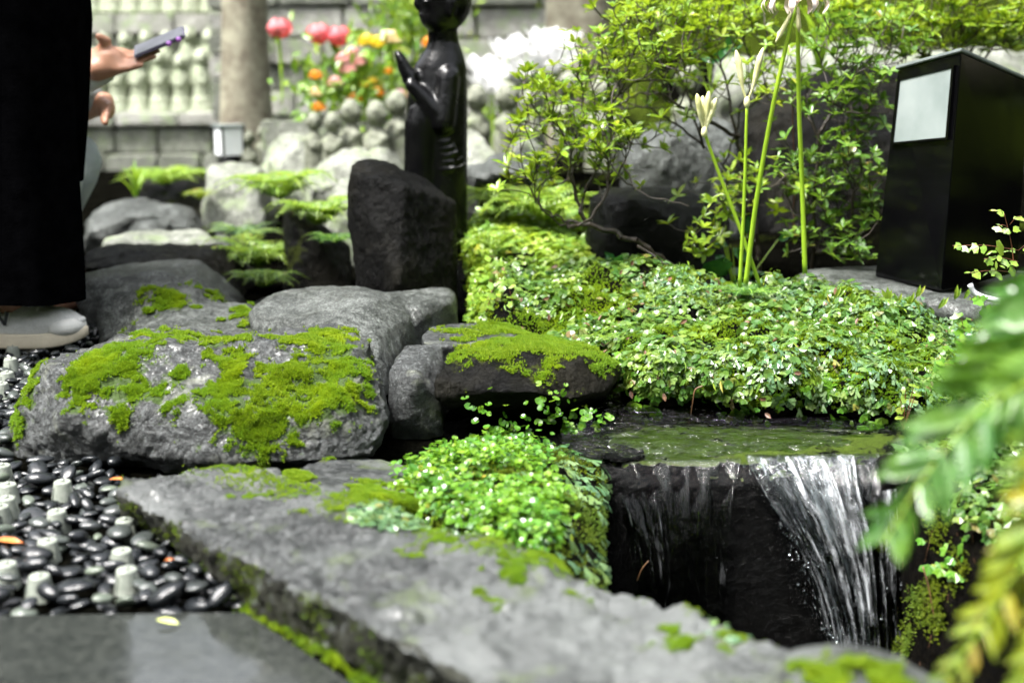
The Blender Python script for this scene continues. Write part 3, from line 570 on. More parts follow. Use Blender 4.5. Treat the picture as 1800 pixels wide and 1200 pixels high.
# ------------------------------------------------------------------ pebbles and pegs
PB = np.array([G(*q)[:2] for q in [(-300, 560, 0), (140, 562, 0), (172, 600, 0), (120, 660, 0), (-40, 820, 0), (215, 826, 0), (205, 870, 0), (300, 955, 0), (432, 1060, 0), (428, 1086, 0), (-700, 1106, 0)]])
PB[4] = G(10, 826, 0)[:2]
pegs_px = [(225, 1040, 1), (72, 1052, 1), (216, 1006, 1), (86, 988, 1), (14, 1030, 1), (102, 934, 1), (222, 950, 1), (112, 880, 1), (16, 885, 1), (14, 910, 1), (6, 850, 1), (2, 925, 1), (92, 602, 1), (35, 612, 1), (25, 632, 1), (70, 622, 1), (20, 655, 1), (14, 680, 1), (45, 600, 1), (4, 700, 1), (-30, 990, 1), (-40, 900, 1), (-35, 760, 1)]
def peg_mesh():
    prof = [(.0, .033), (.0095, .033), (.0108, .0335), (.0118, .032), (.0122, .030), (.0150, .008), (.0165, .0)]; n = 20; v = []; 
    for r, z in prof: v += [(r * math.cos(2 * math.pi * j / n), r * math.sin(2 * math.pi * j / n), z) for j in range(n)]
    f = [(i * n + j, i * n + (j + 1) % n, (i + 1) * n + (j + 1) % n, (i + 1) * n + j) for i in range(len(prof) - 1) for j in range(n)]; v = np.array(v); f = np.array(f); return v, np.concatenate([f[:, [0, 2, 1]], f[:, [0, 3, 2]]])
pgm = mesh_np('peg_cup', *peg_mesh())
fv = [];
for k in range(3):
    a = k * 2.094; c, s = math.cos(a), math.sin(a); bx = box_vf(.011, .0185, -.0007, .0007, .0, .026); v = bx[0].copy(); v[(v[:, 0] > .015) & (v[:, 2] > .02), 0] -= .0045
    v = np.stack([v[:, 0] * c - v[:, 1] * s, v[:, 0] * s + v[:, 1] * c, v[:, 2]], 1); fv.append((v, bx[1]))
finm = mesh_np('peg_fins', *cat(*fv), smooth=False)
dim = mesh_np('peg_dimple', *capsule((0, 0, .0335), (0, 0, .034), .0035, .0035, 10))
PEGL = {(225, 1040): 'pale plastic peg nearest the polished paving, directly under another peg', (72, 1052): 'pale plastic peg at the paving edge, left of the nearest pair', (216, 1006): 'pale plastic peg just above the one nearest the paving', (86, 988): 'pale plastic peg above the left paving edge peg', (14, 1030): 'pale plastic peg low at the left frame edge by the paving', (102, 934): 'pale plastic peg in the middle of the near pebbles', (222, 950): 'pale plastic peg closest to the long slab', (112, 880): 'pale plastic peg highest of the near middle column', (16, 885): 'second highest pale peg stacked at the left frame edge', (14, 910): 'third highest pale peg stacked at the left frame edge', (6, 850): 'highest pale peg stacked at the left frame edge'}
pegpos = []
for q in pegs_px:
    g = G(q[0], q[1], .0); e = empty('plastic_peg', (g[0], g[1], 0), RNG.uniform(0, 6)); pegpos.append(g[:2])
    tag(e, PEGL.get((q[0], q[1]), 'small pale plastic peg far up the pebble bed near the sneaker or left edge'), 'peg', 'plastic grid pegs among the black pebbles')
    e.scale = (.92, .92, .8); link('cup', pgm, M['peg'], e); link('fins', finm, M['peg'], e); link('dimple', dim, M['peg'], e)
pegpos = np.array(pegpos)
def pebble_mesh(seed):
    v, f = ellipsoid((0, 0, 0), (1, 1, 1), 16, 10); v = v + v * (fbm(v * .9 + seed * 3.1, seed, 2) * .22)[:, None]; me = remesh(mesh_np('pebble', v, f), .16) if False else mesh_np('pebble', v, f); return me
PM = [pebble_mesh(s) for s in range(6)]
for m_ in PM: m_.materials.append(M['pebble'])
cand = []
lo, hi = PB.min(0), PB.max(0); lo[0] = max(lo[0], -1.5)
def fits(p, r, L, k):
    for q, s in L:
        if abs(q[0] - p[0]) < .06 and np.hypot(*(q - p)) < (r + s) * k: return False
    return True
L0 = []
for layer, (cnt, kk) in enumerate([(9000, .78), (5000, .80)]):
    L = []
    for _ in range(cnt):
        p = RNG.uniform(lo, hi)
        if len(L) > 900: break
        r = RNG.uniform(.0078, .0160) * (1.3 if RNG.random() < .12 else 1)
        if p[1] > 3.2 or p[0] < -1.0 - .2 * (p[1] > 1.9): continue
        if poly_dist(p[:1], p[1:], PB)[0] > -.004: continue
        if len(pegpos) and np.hypot(*(pegpos - p).T).min() < .013 + r * .55: continue
        if fits(p, r, L, kk): L.append((p, r))
    for p, r in L: L0.append((p, r, layer))
L0.sort(key=lambda q: q[0][1]); stuff = []
for k, (p, r, layer) in enumerate(L0):
    a = RNG.uniform(0, math.pi); asp = RNG.uniform(.42, .82); th = RNG.uniform(.36, .6)
    z = r * th * .8 + layer * .012 + RNG.uniform(-.001, .002); rot = Quaternion((math.cos(a + 1.2), math.sin(a + 1.2), 0), RNG.normal() * .28).to_matrix() @ Matrix.Rotation(a, 3, 'Z')
    Mx = Matrix.Translation((p[0], p[1], z)) @ rot.to_4x4() @ Matrix.Diagonal((r * 1.2, r * 1.2 * asp, r * th, 1))
    vis = p[0] > (-.36 * p[1] - .03)
    if vis and len([1]) and cand.__len__() < 298:
        o = link('pebble', PM[k % 6]); o.matrix_world = Mx; cand.append(o); tag(o, 'wet glossy black river pebble lying in the pebble bed', 'pebble', 'loose wet black pebbles of the bed')
    else: stuff.append((k, Mx))
vf = []
for k, Mx in stuff:
    me = PM[k % 6]; v, _, _ = read(me); A = np.array(Mx); vf.append((v @ A[:3, :3].T + A[:3, 3], tris(me)))
if vf: tag(link('pebble_bed', mesh_np('pebble_bed', *cat(*vf)), M['pebble']), 'further wet black pebbles packed around the plastic pegs', 'pebbles', kind='stuff')
# ------------------------------------------------------------------ rocks behind
rock('black_shard_rock', [(612, 285, 2.82), (640, 276, 2.86), (700, 292, 2.86), (760, 325, 2.86), (802, 352, 2.84), (804, 520, 2.84), (700, 330, 2.74), (712, 325, 2.74), (615, 300, 2.78), (620, 505, 2.74), (700, 500, 2.68), (770, 380, 2.80), (612, 400, 2.8), (790, 560, 2.8), (640, 280, 3.0), (760, 320, 3.0)],
    'tall dark shard of rock with slanting pale top in front of the black statue', 'dark', voxel=.007, smooth=1, amp=.009, seed=61, world=[(-.3, 2.78, 0), (-.12, 2.78, 0), (-.28, 3.0, 0), (-.12, 3.0, 0)])
rock('black_block_rock', [(1032, 345, 2.95), (1060, 326, 3.0), (1150, 322, 3.05), (1230, 338, 3.05), (1290, 365, 3.0), (1030, 440, 2.9), (1110, 345, 2.84), (1040, 460, 2.86), (1290, 480, 2.9), (1200, 400, 2.86)], 'black flat topped rock in the shade under the azalea', 'wet', voxel=.01, seed=63, amp=.01, smooth=2, world=[(.15, 3.1, .05), (.45, 3.1, .05), (.15, 2.85, .05), (.45, 2.85, .05)])
rock('rounded_grey_rock', [(1080, 250, 3.5), (1130, 215, 3.55), (1200, 200, 3.6), (1280, 205, 3.6), (1300, 240, 3.5), (1290, 290, 3.4), (1100, 290, 3.4), (1190, 240, 3.35)], 'rounded grey rock seen through the azalea twigs', 'grey', voxel=.012, seed=64, amp=.012, world=[(.3, 3.4, .1), (.55, 3.4, .1), (.3, 3.7, .1), (.55, 3.7, .1)])
rock('tall_back_rock', [(1320, 190, 3.7), (1360, 150, 3.8), (1430, 130, 3.9), (1520, 110, 3.9), (1600, 120, 3.9), (1610, 250, 3.7), (1340, 300, 3.6), (1450, 200, 3.6), (1580, 330, 3.5)], 'large mottled rock standing behind the azalea beside the lantern box', 'dark', voxel=.014, seed=65, amp=.018, world=[(.6, 3.5, .1), (1.05, 3.5, .1), (.6, 3.9, .1), (1.1, 3.9, .1)], gen=.2)
rock('wide_back_rock', [(1250, 100, 4.3), (1400, 80, 4.4), (1560, 75, 4.4), (1820, 80, 4.4), (1900, 140, 4.3), (1260, 190, 4.2), (1500, 110, 4.1)], 'pale weathered boulder at the back above the lantern box', 'pale', voxel=.02, seed=66, amp=.02, world=[(.6, 4.3, .1), (1.9, 4.3, .1), (1.9, 4.7, .1), (.6, 4.7, .1)])
rock('lantern_base_stone', [(1385, 490, 2.62), (1410, 472, 2.66), (1480, 465, 2.72), (1560, 466, 2.8), (1700, 470, 2.85), (1390, 520, 2.55), (1480, 530, 2.48), (1600, 520, 2.40), (1700, 530, 2.36), (1800, 545, 2.34), (1850, 480, 2.9), (1690, 560, 2.34)], 'smooth grey natural stone the black lantern box stands on', 'grey', voxel=.007, seed=67, amp=.004, smooth=8, world=[(.5, 2.6, .05), (.95, 2.4, .05), (.95, 3.0, .05)])
rock('left_side_rock', [(167, 520, 2.72), (200, 500, 2.78), (270, 480, 2.85), (345, 478, 2.88), (372, 500, 2.84), (390, 530, 2.8), (172, 570, 2.66), (250, 505, 2.68), (330, 520, 2.66), (180, 600, 2.62), (300, 600, 2.55), (400, 560, 2.65)], 'lumpy grey green rock left of centre with moss streaks', 'grey', voxel=.008, seed=70, amp=.014, world=[(-.8, 2.65, 0), (-.55, 2.6, 0), (-.8, 2.95, 0), (-.55, 2.95, 0)], blobs=[(300, 535, 2.66, 50, .6), (380, 520, 2.75, 25, .8), (270, 540, 2.66, 50, .5)], up=.1, moss_tufts=4000, tuft=.006)
rock('low_lumpy_rock', [(235, 560, 2.6), (300, 540, 2.66), (380, 535, 2.68), (440, 538, 2.68), (235, 600, 2.5), (330, 590, 2.42), (440, 600, 2.45)], 'low lumpy rock just behind the left end of the mossy boulder', 'grey', voxel=.007, seed=71, amp=.008, world=[(-.68, 2.5, 0), (-.45, 2.5, 0), (-.68, 2.75, 0), (-.45, 2.75, 0)], blobs=[(430, 560, 2.6, 40, .7)], moss_tufts=2500, tuft=.006)
rock('flat_shelf_rock', [(132, 485, 2.95), (180, 470, 3.0), (250, 462, 3.1), (320, 455, 3.15), (352, 462, 3.1), (385, 510, 3.0), (210, 505, 2.85), (130, 492, 2.86), (300, 478, 2.9), (140, 590, 2.82), (230, 590, 2.85)], 'flat topped shelf rock with a dark side next to the sneaker', 'grey', voxel=.009, seed=72, amp=.007, smooth=2, world=[(-.86, 2.9, 0), (-.6, 2.9, 0), (-.86, 3.2, 0), (-.6, 3.2, 0)])
rock('wet_glistening_rock', [(145, 445, 3.2), (200, 428, 3.3), (300, 428, 3.35), (410, 438, 3.3), (414, 455, 3.25), (370, 430, 3.4), (150, 470, 3.1), (250, 465, 3.08), (330, 450, 3.15), (400, 500, 3.15)], 'flat wet rock with glittering front edge', 'dark', voxel=.01, seed=73, amp=.010, smooth=2, world=[(-1.0, 3.15, 0), (-.62, 3.15, 0), (-1.0, 3.5, 0), (-.62, 3.5, 0)])
rock('long_pale_top_rock', [(180, 412, 3.5), (240, 405, 3.6), (350, 402, 3.65), (378, 425, 3.5), (180, 428, 3.42), (370, 435, 3.42)], 'long low rock with a pale wet top', 'pale', voxel=.012, seed=74, amp=.008, world=[(-1.05, 3.5, 0), (-.75, 3.5, 0), (-1.05, 3.8, 0), (-.75, 3.8, 0)])
rock('grey_path_rock', [(152, 370, 4.0), (190, 348, 4.1), (260, 352, 4.15), (340, 362, 4.1), (345, 400, 3.9), (150, 410, 3.85), (250, 375, 3.85)], 'blurred grey rock beside the dark trousers further back', 'grey', voxel=.014, seed=75, amp=.015, world=[(-1.2, 3.9, 0), (-.9, 3.9, 0), (-1.2, 4.2, 0), (-.9, 4.2, 0)])
rock('tall_pale_block', [(362, 285, 4.5), (400, 278, 4.6), (466, 290, 4.55), (464, 330, 4.45), (360, 400, 4.3), (470, 400, 4.3), (372, 310, 4.35), (450, 310, 4.35)], 'blocky upright rock with a pale top below the small white lantern', 'pale', voxel=.014, seed=76, amp=.014, world=[(-.95, 4.3, 0), (-.75, 4.3, 0), (-.95, 4.6, 0), (-.75, 4.6, 0)])
rock('pale_sloping_rock', [(470, 240, 4.9), (500, 215, 5.0), (580, 218, 5.0), (600, 300, 4.7), (560, 330, 4.6), (480, 300, 4.7), (520, 250, 4.7)], 'pale mossy rock sloping down below the flowers', 'pale', voxel=.014, seed=77, amp=.02, world=[(-.85, 4.7, .02), (-.55, 4.7, .02), (-.85, 5.0, .02), (-.55, 5.0, .02)], gen=.25)
rock('greenish_slab_rock', [(535, 290, 4.4), (590, 262, 4.5), (640, 250, 4.55), (715, 262, 4.5), (720, 330, 4.3), (620, 330, 4.2), (540, 335, 4.25), (610, 280, 4.25)], 'greenish rock leaning behind the dark shard', 'pale', voxel=.014, seed=78, amp=.02, world=[(-.65, 4.3, .02), (-.3, 4.3, .02), (-.65, 4.6, .02), (-.3, 4.6, .02)], gen=.25)
rock('small_sloped_rock', [(570, 345, 3.7), (595, 305, 3.75), (625, 300, 3.75), (630, 370, 3.6), (572, 370, 3.62)], 'small mossy rock tucked left of the dark shard', 'pale', voxel=.012, seed=79, amp=.01, world=[(-.5, 3.6, 0), (-.38, 3.6, 0), (-.45, 3.85, 0)], gen=.2)
rock('split_post_rock', [(495, 365, 3.35), (520, 360, 3.4), (560, 385, 3.35), (600, 420, 3.3), (615, 430, 3.3), (510, 390, 3.25), (515, 500, 3.2), (610, 500, 3.2), (560, 420, 3.2)], 'upright rock with a slanting pale top and mossy edge among ferns', 'dark', voxel=.01, seed=80, amp=.008, smooth=2, world=[(-.52, 3.2, 0), (-.38, 3.2, 0), (-.52, 3.5, 0), (-.4, 3.5, 0)], blobs=[(515, 450, 3.2, 40, .8), (520, 400, 3.2, 30, .6)])
rock('dark_gap_rock', [(388, 480, 3.2), (410, 465, 3.25), (418, 500, 3.2), (415, 535, 3.1), (390, 530, 3.1)], 'small dark rock between the flat rocks and the fern', 'dark', voxel=.01, seed=81, amp=.008, world=[(-.65, 3.1, 0), (-.6, 3.1, 0), (-.63, 3.3, 0)])
rock('pointed_pale_rock', [(800, 240, 4.3), (825, 214, 4.35), (850, 225, 4.3), (872, 275, 4.2), (800, 300, 4.15), (870, 300, 4.15)], 'pointed pale grey rock right of the statue', 'pale', voxel=.013, seed=82, amp=.014, world=[(-.2, 4.2, .05), (0, 4.2, .05), (-.1, 4.5, .05)])
rock('undercut_rock', [(815, 300, 3.75), (850, 278, 3.8), (920, 262, 3.9), (965, 275, 3.85), (960, 320, 3.7), (830, 310, 3.6), (900, 300, 3.62), (830, 350, 3.75), (940, 345, 3.75)], 'rock with a pale top and black underside right of the statue', 'grey', voxel=.012, seed=83, amp=.014, world=[(-.1, 3.8, .1), (.08, 3.8, .1), (0, 4.0, .1)])
rock('mossy_far_rock', [(232, 320, 4.6), (260, 305, 4.7), (330, 298, 4.7), (360, 305, 4.65), (362, 380, 4.4), (240, 375, 4.4)], 'brown rock capped with yellow green moss beside the grey path rock', 'dark', voxel=.015, seed=84, amp=.015, world=[(-1.25, 4.5, 0), (-.95, 4.5, 0), (-1.1, 4.8, 0)], up=.8, gen=.15)
rock('dark_foot_rock', [(720, 480, 2.95), (800, 450, 3.0), (850, 440, 3.05), (860, 520, 2.9), (840, 560, 2.85), (740, 540, 2.85)], 'black rock at the foot of the statue', 'wet', voxel=.01, seed=85, amp=.01, world=[(-.2, 2.9, 0), (-.05, 2.9, 0), (-.1, 3.1, 0)])

for (x0, y0, x1, y1, D, mt, sd_, lab) in [(375, 405, 470, 470, 3.75, 'grey', 90, 'jagged grey rock under the pale block, half hidden by ferns'), (415, 520, 520, 560, 2.95, 'dark', 91, 'low dark rock behind the bare angular rock'), (470, 300, 545, 350, 4.35, 'pale', 92, 'small pale rock above the upper bright fern'), (215, 385, 300, 415, 3.85, 'grey', 93, 'low jagged rock between the path rock and the pale topped one'), (350, 420, 400, 480, 3.45, 'dark', 94, 'dark jagged stone at the end of the flat rocks'), (640, 225, 720, 265, 4.75, 'pale', 95, 'pale stone below the figures left of the statue'), (880, 225, 960, 270, 4.3, 'pale', 96, 'pale stone below the figures right of the statue')]:
    r9 = np.random.default_rng(sd_); pts = [(r9.uniform(x0, x1), y0 + (y1 - y0) * r9.uniform(0, .35), D + r9.uniform(-.05, .1)) for _ in range(5)] + [(x0 + r9.uniform(0, 12), r9.uniform(y0 + .4 * (y1 - y0), y1), D), (x1 - r9.uniform(0, 12), r9.uniform(y0 + .4 * (y1 - y0), y1), D), ((x0 + x1) / 2, (y0 + y1) / 2, D - .08), (x0 + 5, y1 + 15, D - .06), (x1 - 5, y1 + 15, D - .06), ((x0 + x1) / 2, y1 + 15, D + .15)]
    rock('stone', pts, lab, mt, voxel=.010, smooth=1, amp=.011, seed=sd_, gen=.1)
# ------------------------------------------------------------------ moss and leaf cover on the banks
def body_mesh(o): return o.data, np.array(o.location)
def cover(o, name, T, mat, n, size, label, cat_, mask=None, tilt=.35, lift=.004, upb=.3, jitter=.5):
    me, loc = body_mesh(o); v, nn, _ = read(me); vw = v + loc
    mk = np.ones(len(v)) if mask is None else mask(vw, nn); p, q = sample(me, n, np.clip(mk, 0, 1)); 
    if not len(p): return
    z = norm(q + RNG.normal(size=q.shape) * tilt + [0, -.15, upb]); down = norm(q * [1, 1, .3] + [0, -.5, -.6] + RNG.normal(size=q.shape) * jitter)
    sc = size * RNG.uniform(.55, 1.25, len(p)); vv, ff = place(T, p + loc + q * (lift * RNG.uniform(.2, 1.5, (len(p), 1))), frames(z, down), sc)
    vv, c = recentre(vv); oo = link(name, mesh_np(name, vv, ff, smooth=False), M[mat], None, c); tag(oo, label, cat_, kind='stuff'); return oo
def clump(v, s, seed, a=0.0, k=3.0): return np.clip((fbm(v * s, seed, 3) + a) * k, 0, 1)
px_of = lambda v: 900 + 2500 * v[:, 0] / (v[:, 1] * CP - (v[:, 2] - CAM_H) * SP)
py_of = lambda v: 600 - 2500 * (v[:, 1] * SP + (v[:, 2] - CAM_H) * CP) / (v[:, 1] * CP - (v[:, 2] - CAM_H) * SP)
# mound in the middle: round leaves, liverwort on the lip, moss below
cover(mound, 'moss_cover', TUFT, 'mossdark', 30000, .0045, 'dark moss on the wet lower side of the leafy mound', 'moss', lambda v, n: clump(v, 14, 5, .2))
cover(mound, 'round_leaf_plant', DISC, 'penny', 3300, .0108, 'mat of tiny round bright green leaves cascading over the mound', 'creeping plant', lambda v, n: clump(v, 12, 9, .24, 4) * np.clip((v[:, 2] + .13) / .12, 0, 1) * np.clip((.055 - v[:, 0] + .03 * vnoise(v * 25, 3)) / .04, 0, 1), lift=.007, tilt=.4)
cover(mound, 'round_leaf_tuft', DISC, 'penny', 1500, .010, 'loose tiny round leaves at the top of the mound under the dark rock', 'creeping plant', lambda v, n: clump(v, 11, 19, .3) * (v[:, 2] > .02), lift=.022, tilt=.5)
cover(mound, 'liverwort_cover', LOBE, 'liver', 900, .017, 'grey green liverwort lobes on the right shoulder of the mound', 'liverwort', lambda v, n: clump(v, 9, 12, .25) * (v[:, 0] > -.12) * (v[:, 2] > -.16), lift=.006, tilt=.25)
# bank over the pool
cover(bank, 'bank_moss', TUFT, 'moss', 70000, .005, 'yellow green moss between the leaves of the pool bank', 'moss', lambda v, n: clump(v, 10, 6, .25) * (v[:, 2] > .05))
cover(bank, 'bank_leaf_cover', FAN, 'bankleaf', 8500, .0112, 'dense pale green scalloped leaves covering the pool bank', 'ground cover', lambda v, n: clump(v, 11, 21, .16, 6) * np.where(v[:, 2] > .062, 1, .2 * (v[:, 2] > .045)), lift=.009, tilt=.45)
cover(bank, 'bank_round_leaves', DISC, 'bankleaf', 3000, .0145, 'rounder grey green leaves along the left edge of the pool bank', 'ground cover', lambda v, n: clump(v, 9, 23, .12, 5) * np.where(v[:, 0] < .30, 1, .25) * (v[:, 2] > .06), lift=.012, tilt=.35)
cover(bank, 'dead_leaves', T_oval(.5, .2), 'straw', 260, .012, 'scattered brown dead leaves caught in the bank leaves', 'dead leaves', lambda v, n: (v[:, 2] > .05) * 1., lift=.016, tilt=.7)
cover(bank, 'bank_sprouts', T_oval(.22, .3), 'fern', 1500, .016, 'thin bright sprouts standing up through the bank leaves', 'ground cover', lambda v, n: clump(v, 10, 29, .1, 4) * (n[:, 2] > .3), lift=.012, tilt=.8)
cover(bank, 'bank_liverwort', LOBE, 'liver', 4200, .0135, 'shiny pale liverwort on the right part of the pool bank', 'liverwort', lambda v, n: clump(v, 8, 25, .18, 5) * (v[:, 0] > .22) * (v[:, 2] > .055), lift=.010, tilt=.35)
cover(bank, 'hanging_leaves', FAN, 'penny', 1700, .012, 'green fan shaped leaves hanging over the dark water', 'fern', lambda v, n: clump(v, 12, 27, .15) * (v[:, 0] > .14) * (v[:, 2] > .01 + .05 * np.clip(vnoise(np.stack([v[:, 0] * 30, 0 * v[:, 0], 0 * v[:, 0]], 1), 4), 0, 1)) * (v[:, 2] < .085), lift=.010, tilt=.3, upb=.1)
cover(bank2, 'slope_moss', TUFT, 'moss', 30000, .007, 'bright moss on the slope right of the statue', 'moss', lambda v, n: clump(v, 8, 7, .3) * (v[:, 2] > .04))
cover(bank2, 'slope_fern_cover', FAN, 'fern', 5500, .014, 'yellow green leaf carpet on the slope right of the statue', 'ground cover', lambda v, n: clump(v, 6, 31, .5) * (v[:, 2] > .03), lift=.012, tilt=.5)
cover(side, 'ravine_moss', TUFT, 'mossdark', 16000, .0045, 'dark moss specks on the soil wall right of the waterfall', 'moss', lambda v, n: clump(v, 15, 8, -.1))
me_, loc_ = body_mesh(side); p, q = sample(me_, 420); p = p + loc_ + q * .003; n_ = len(p); L_n = RNG.uniform(.012, .05, n_); d_ = norm(np.array([[0, -.1, -1.0]]) + RNG.normal(size=(n_, 3)) * .18); vv, ff = segs(p, p + d_ * L_n[:, None], np.full(n_, .0006), np.full(n_, .0003), 4); vv, c = recentre(vv)
tag(link('hanging_roots', mesh_np('hanging_roots', vv, ff), M['straw'], None, c), 'thin reddish roots hanging down the soil wall', 'roots', kind='stuff')
cover(side, 'wall_fern_leaves', FAN, 'penny', 330, .013, 'small green fan shaped leaves on the soil wall right of the waterfall', 'fern', lambda v, n: clump(v, 9, 33, .1, 5) * (px_of(v) > 1630) * (py_of(v) > 880) * (py_of(v) < 1010), lift=.014, tilt=.35)
cover(side, 'ravine_top_leaves', FAN, 'bankleaf', 900, .012, 'leaf clumps along the top of the soil wall', 'ground cover', lambda v, n: clump(v, 9, 35, .2, 5) * (v[:, 2] > .0), lift=.012, tilt=.45)
# slab: scattered moss crust and seedlings on its mossy parts
cover(slab, 'slab_moss_film', TUFT, 'moss', 9000, .0030, 'thin moss film along the back edge of the long slab', 'moss', lambda v, n: (n[:, 2] > .5) * np.clip(1.4 - np.abs(py_of(v) - (868 + (px_of(v) - 600) * .27)) / 34, 0, 1) * clump(v, 34, 41, .05, 4), lift=.0)
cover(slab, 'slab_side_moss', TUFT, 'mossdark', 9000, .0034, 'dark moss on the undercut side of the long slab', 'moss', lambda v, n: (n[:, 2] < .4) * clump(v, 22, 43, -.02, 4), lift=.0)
cover(slab, 'slab_seedlings', FAN, 'liver', 700, .008, 'pale seedlings among the moss on the back edge of the long slab', 'seedlings', lambda v, n: (np.exp(-(((px_of(v) - 720) / 110) ** 2 + ((py_of(v) - 905) / 28) ** 2)) > .4) * 1. + (np.exp(-(((px_of(v) - 1290) / 60) ** 2 + ((py_of(v) - 1090) / 40) ** 2)) > .5) * .2, lift=.003, tilt=.3)
# dark plants by the pool edge under the overhang
for (px_, py_, D_, n_) in [(1000, 735, 1.99, 40), (900, 760, 1.98, 60), (1040, 740, 2.0, 25), (960, 700, 1.955, 14), (850, 720, 1.95, 12)]:
    c = W(px_, py_, D_); p = c + RNG.normal(size=(n_, 3)) * [.018, .01, .014]; vv, ff = place(DISC, p, frames(norm(RNG.normal(size=(n_, 3)) * .4 + [0, -.5, .7])), .0105 * RNG.uniform(.6, 1.2, n_)); vv, c = recentre(vv)
    tag(link('creeper_sprig', mesh_np('creeper_sprig', vv, ff, smooth=False), M['penny'], None, c), 'sprig of tiny round leaves climbing the black rock %s' % {1000: 'near the pool', 900: 'above the leafy mound', 1040: 'at the water edge', 960: 'highest on its right', 850: 'highest on its left'}[px_], 'creeping plant', kind='stuff')
# moss strip between paving and slab
P = smooth_path([G(*q)[:2] for q in [(425, 1072, 0), (470, 1098, 0), (560, 1150, 0), (640, 1200, 0), (760, 1275, 0)]], 10); k = RNG.integers(0, len(P), 16000)
p = np.concatenate([P[k] + RNG.normal(size=(16000, 2)) * [.010, .010] + [.014, .012], RNG.uniform(.0, .008, (16000, 1))], 1); p[:, 2] += .004 * np.abs(fbm(p * 60, 3))
vv, ff = place(TUFT, p, frames(np.tile([[0, 0, 1.0]], (16000, 1)) + RNG.normal(size=(16000, 3)) * .3), .0045 * RNG.uniform(.6, 1.5, 16000)); vv, c = recentre(vv)
tag(link('joint_moss', mesh_np('joint_moss', vv, ff, smooth=False), M['moss'], None, c), 'strip of moss in the joint between polished paving and slab', 'moss', kind='stuff')

# ------------------------------------------------------------------ azalea shrubs
LEAFM = {}
def leaf_variant(key, T, k, bend=None):
    kk = (key, k)
    if kk not in LEAFM:
        me = mesh_np('leaf', T[0] * (1, 1 + .15 * (k - 1), 1), T[1]); me.materials.append(M[key]); LEAFM[kk] = me
    return LEAFM[kk]
def shrub(label, base, mains, clusters, mat, seed, leafs=.027, nparts=300, dens=1.5):
    rng = np.random.default_rng(seed); root = empty('azalea_shrub', base); tag(root, label, 'shrub', 'azalea shrubs above the pool bank')
    nodes = []; par = []; base = np.array(base, float)
    for path in mains:                                      # main limbs: photo points
        pts = smooth_path([base if q is None else W(*q) for q in path], 6); prev = -1
        if nodes:
            d = np.linalg.norm(np.array(nodes) - pts[0], axis=1); prev = int(d.argmin())
        for q in pts: nodes.append(q + rng.normal(size=3) * .002); par.append(prev); prev = len(nodes) - 1
    T = []
    for (cx, cy, D, rx, ry, rd, n) in clusters:
        for _ in range(int(n * dens)):
            a = rng.normal(size=2) * .5; a = np.clip(a, -1.1, 1.1); T.append(W(cx + a[0] * rx, cy + a[1] * ry, D + rng.uniform(-rd, rd)))
    T = np.array(T); d0 = np.array([np.linalg.norm(np.array(nodes) - t, axis=1).min() for t in T]); tips = []
    for i in np.argsort(d0):
        A = np.array(nodes); j = int(np.linalg.norm(A - T[i] + [0, 0, .03], axis=1).argmin()); a = A[j]; b = T[i]; L = np.linalg.norm(b - a); m = max(2, int(L / .02)); prev = j
        mid = (a + b) / 2 + [0, 0, -.12 * L] + rng.normal(size=3) * L * .12
        for t in np.linspace(0, 1, m + 1)[1:]:
            q = (1 - t) ** 2 * a + 2 * t * (1 - t) * mid + t * t * b + rng.normal(size=3) * .0015; nodes.append(q); par.append(prev); prev = len(nodes) - 1
        tips.append((b, norm((b - mid)[None])[0]))
    A = np.array(nodes); par = np.array(par); cnt = np.ones(len(A))
    for i in range(len(A) - 1, 0, -1):
        if par[i] >= 0: cnt[par[i]] += cnt[i] * .5 if cnt[i] < 3 else cnt[i]
    r = .0007 + .00035 * np.sqrt(cnt) * .75; r = np.minimum(r, .0075); ok = par >= 0; i = np.where(ok)[0]
    vv, ff = segs(A[par[i]], A[i], np.minimum(r[par[i]], r[i] * 1.6), r[i]); b_ = link('branches', mesh_np('branches', vv - base, ff), M['bark'], root)
    P, X_, Z_, Sz = [], [], [], []
    for b, d in tips:
        up = norm((np.array([0, 0, 1.0]) * .9 + d * .5 + rng.normal(size=3) * .3)[None])[0]; n = rng.integers(4, 8); s = leafs * rng.uniform(.6, 1.15); ph = rng.uniform(0, 6); x0 = norm(np.cross(up, rng.normal(size=3))[None])[0]; y0 = np.cross(up, x0)
        el = rng.uniform(.1, .9)
        for k in range(n):
            a = ph + k * 2 * math.pi / n + rng.normal() * .2; dirr = math.cos(a) * x0 + math.sin(a) * y0; e = el + rng.normal() * .2; P.append(b); X_.append(dirr * math.cos(e) + up * math.sin(e)); Z_.append(up * math.cos(e) - dirr * math.sin(e)); Sz.append(s * rng.uniform(.7, 1.15))
    P, X_, Z_, Sz = map(np.array, (P, X_, Z_, Sz)); Fm = frames_x(X_, Z_)
    px, py = px_of(P), py_of(P); vis = (px > 0) & (px < 1800) & (py > 0) & (py < 1200); score = P[:, 1] - Sz * 20 + (~vis) * 50; order = np.argsort(score)
    near, rest = order[:nparts], order[nparts:]
    for k, i in enumerate(near):
        o = link('leaf', leaf_variant(mat, OVAL, int(i) % 3), None, root); Mx = np.eye(4); Mx[:3, :3] = Fm[i] * Sz[i]; Mx[:3, 3] = P[i] - base; o.matrix_basis = Matrix(Mx)
    vv, ff = place(OVAL, P[rest] - base, Fm[rest], Sz[rest]); q = link('leaves', mesh_np('leaves', vv, ff), M[mat], root); q['kind'] = 'stuff'
    # raindrops hanging on the twigs
    k = rng.choice(len(A), 60); dv = [ellipsoid(A[i] - base - [0, 0, .003], (.0016, .0016, .002), 6, 5) for i in k]; dr = link('raindrops', mesh_np('raindrops', *cat(*dv)), M['drop'], root); dr['kind'] = 'stuff'
    return root
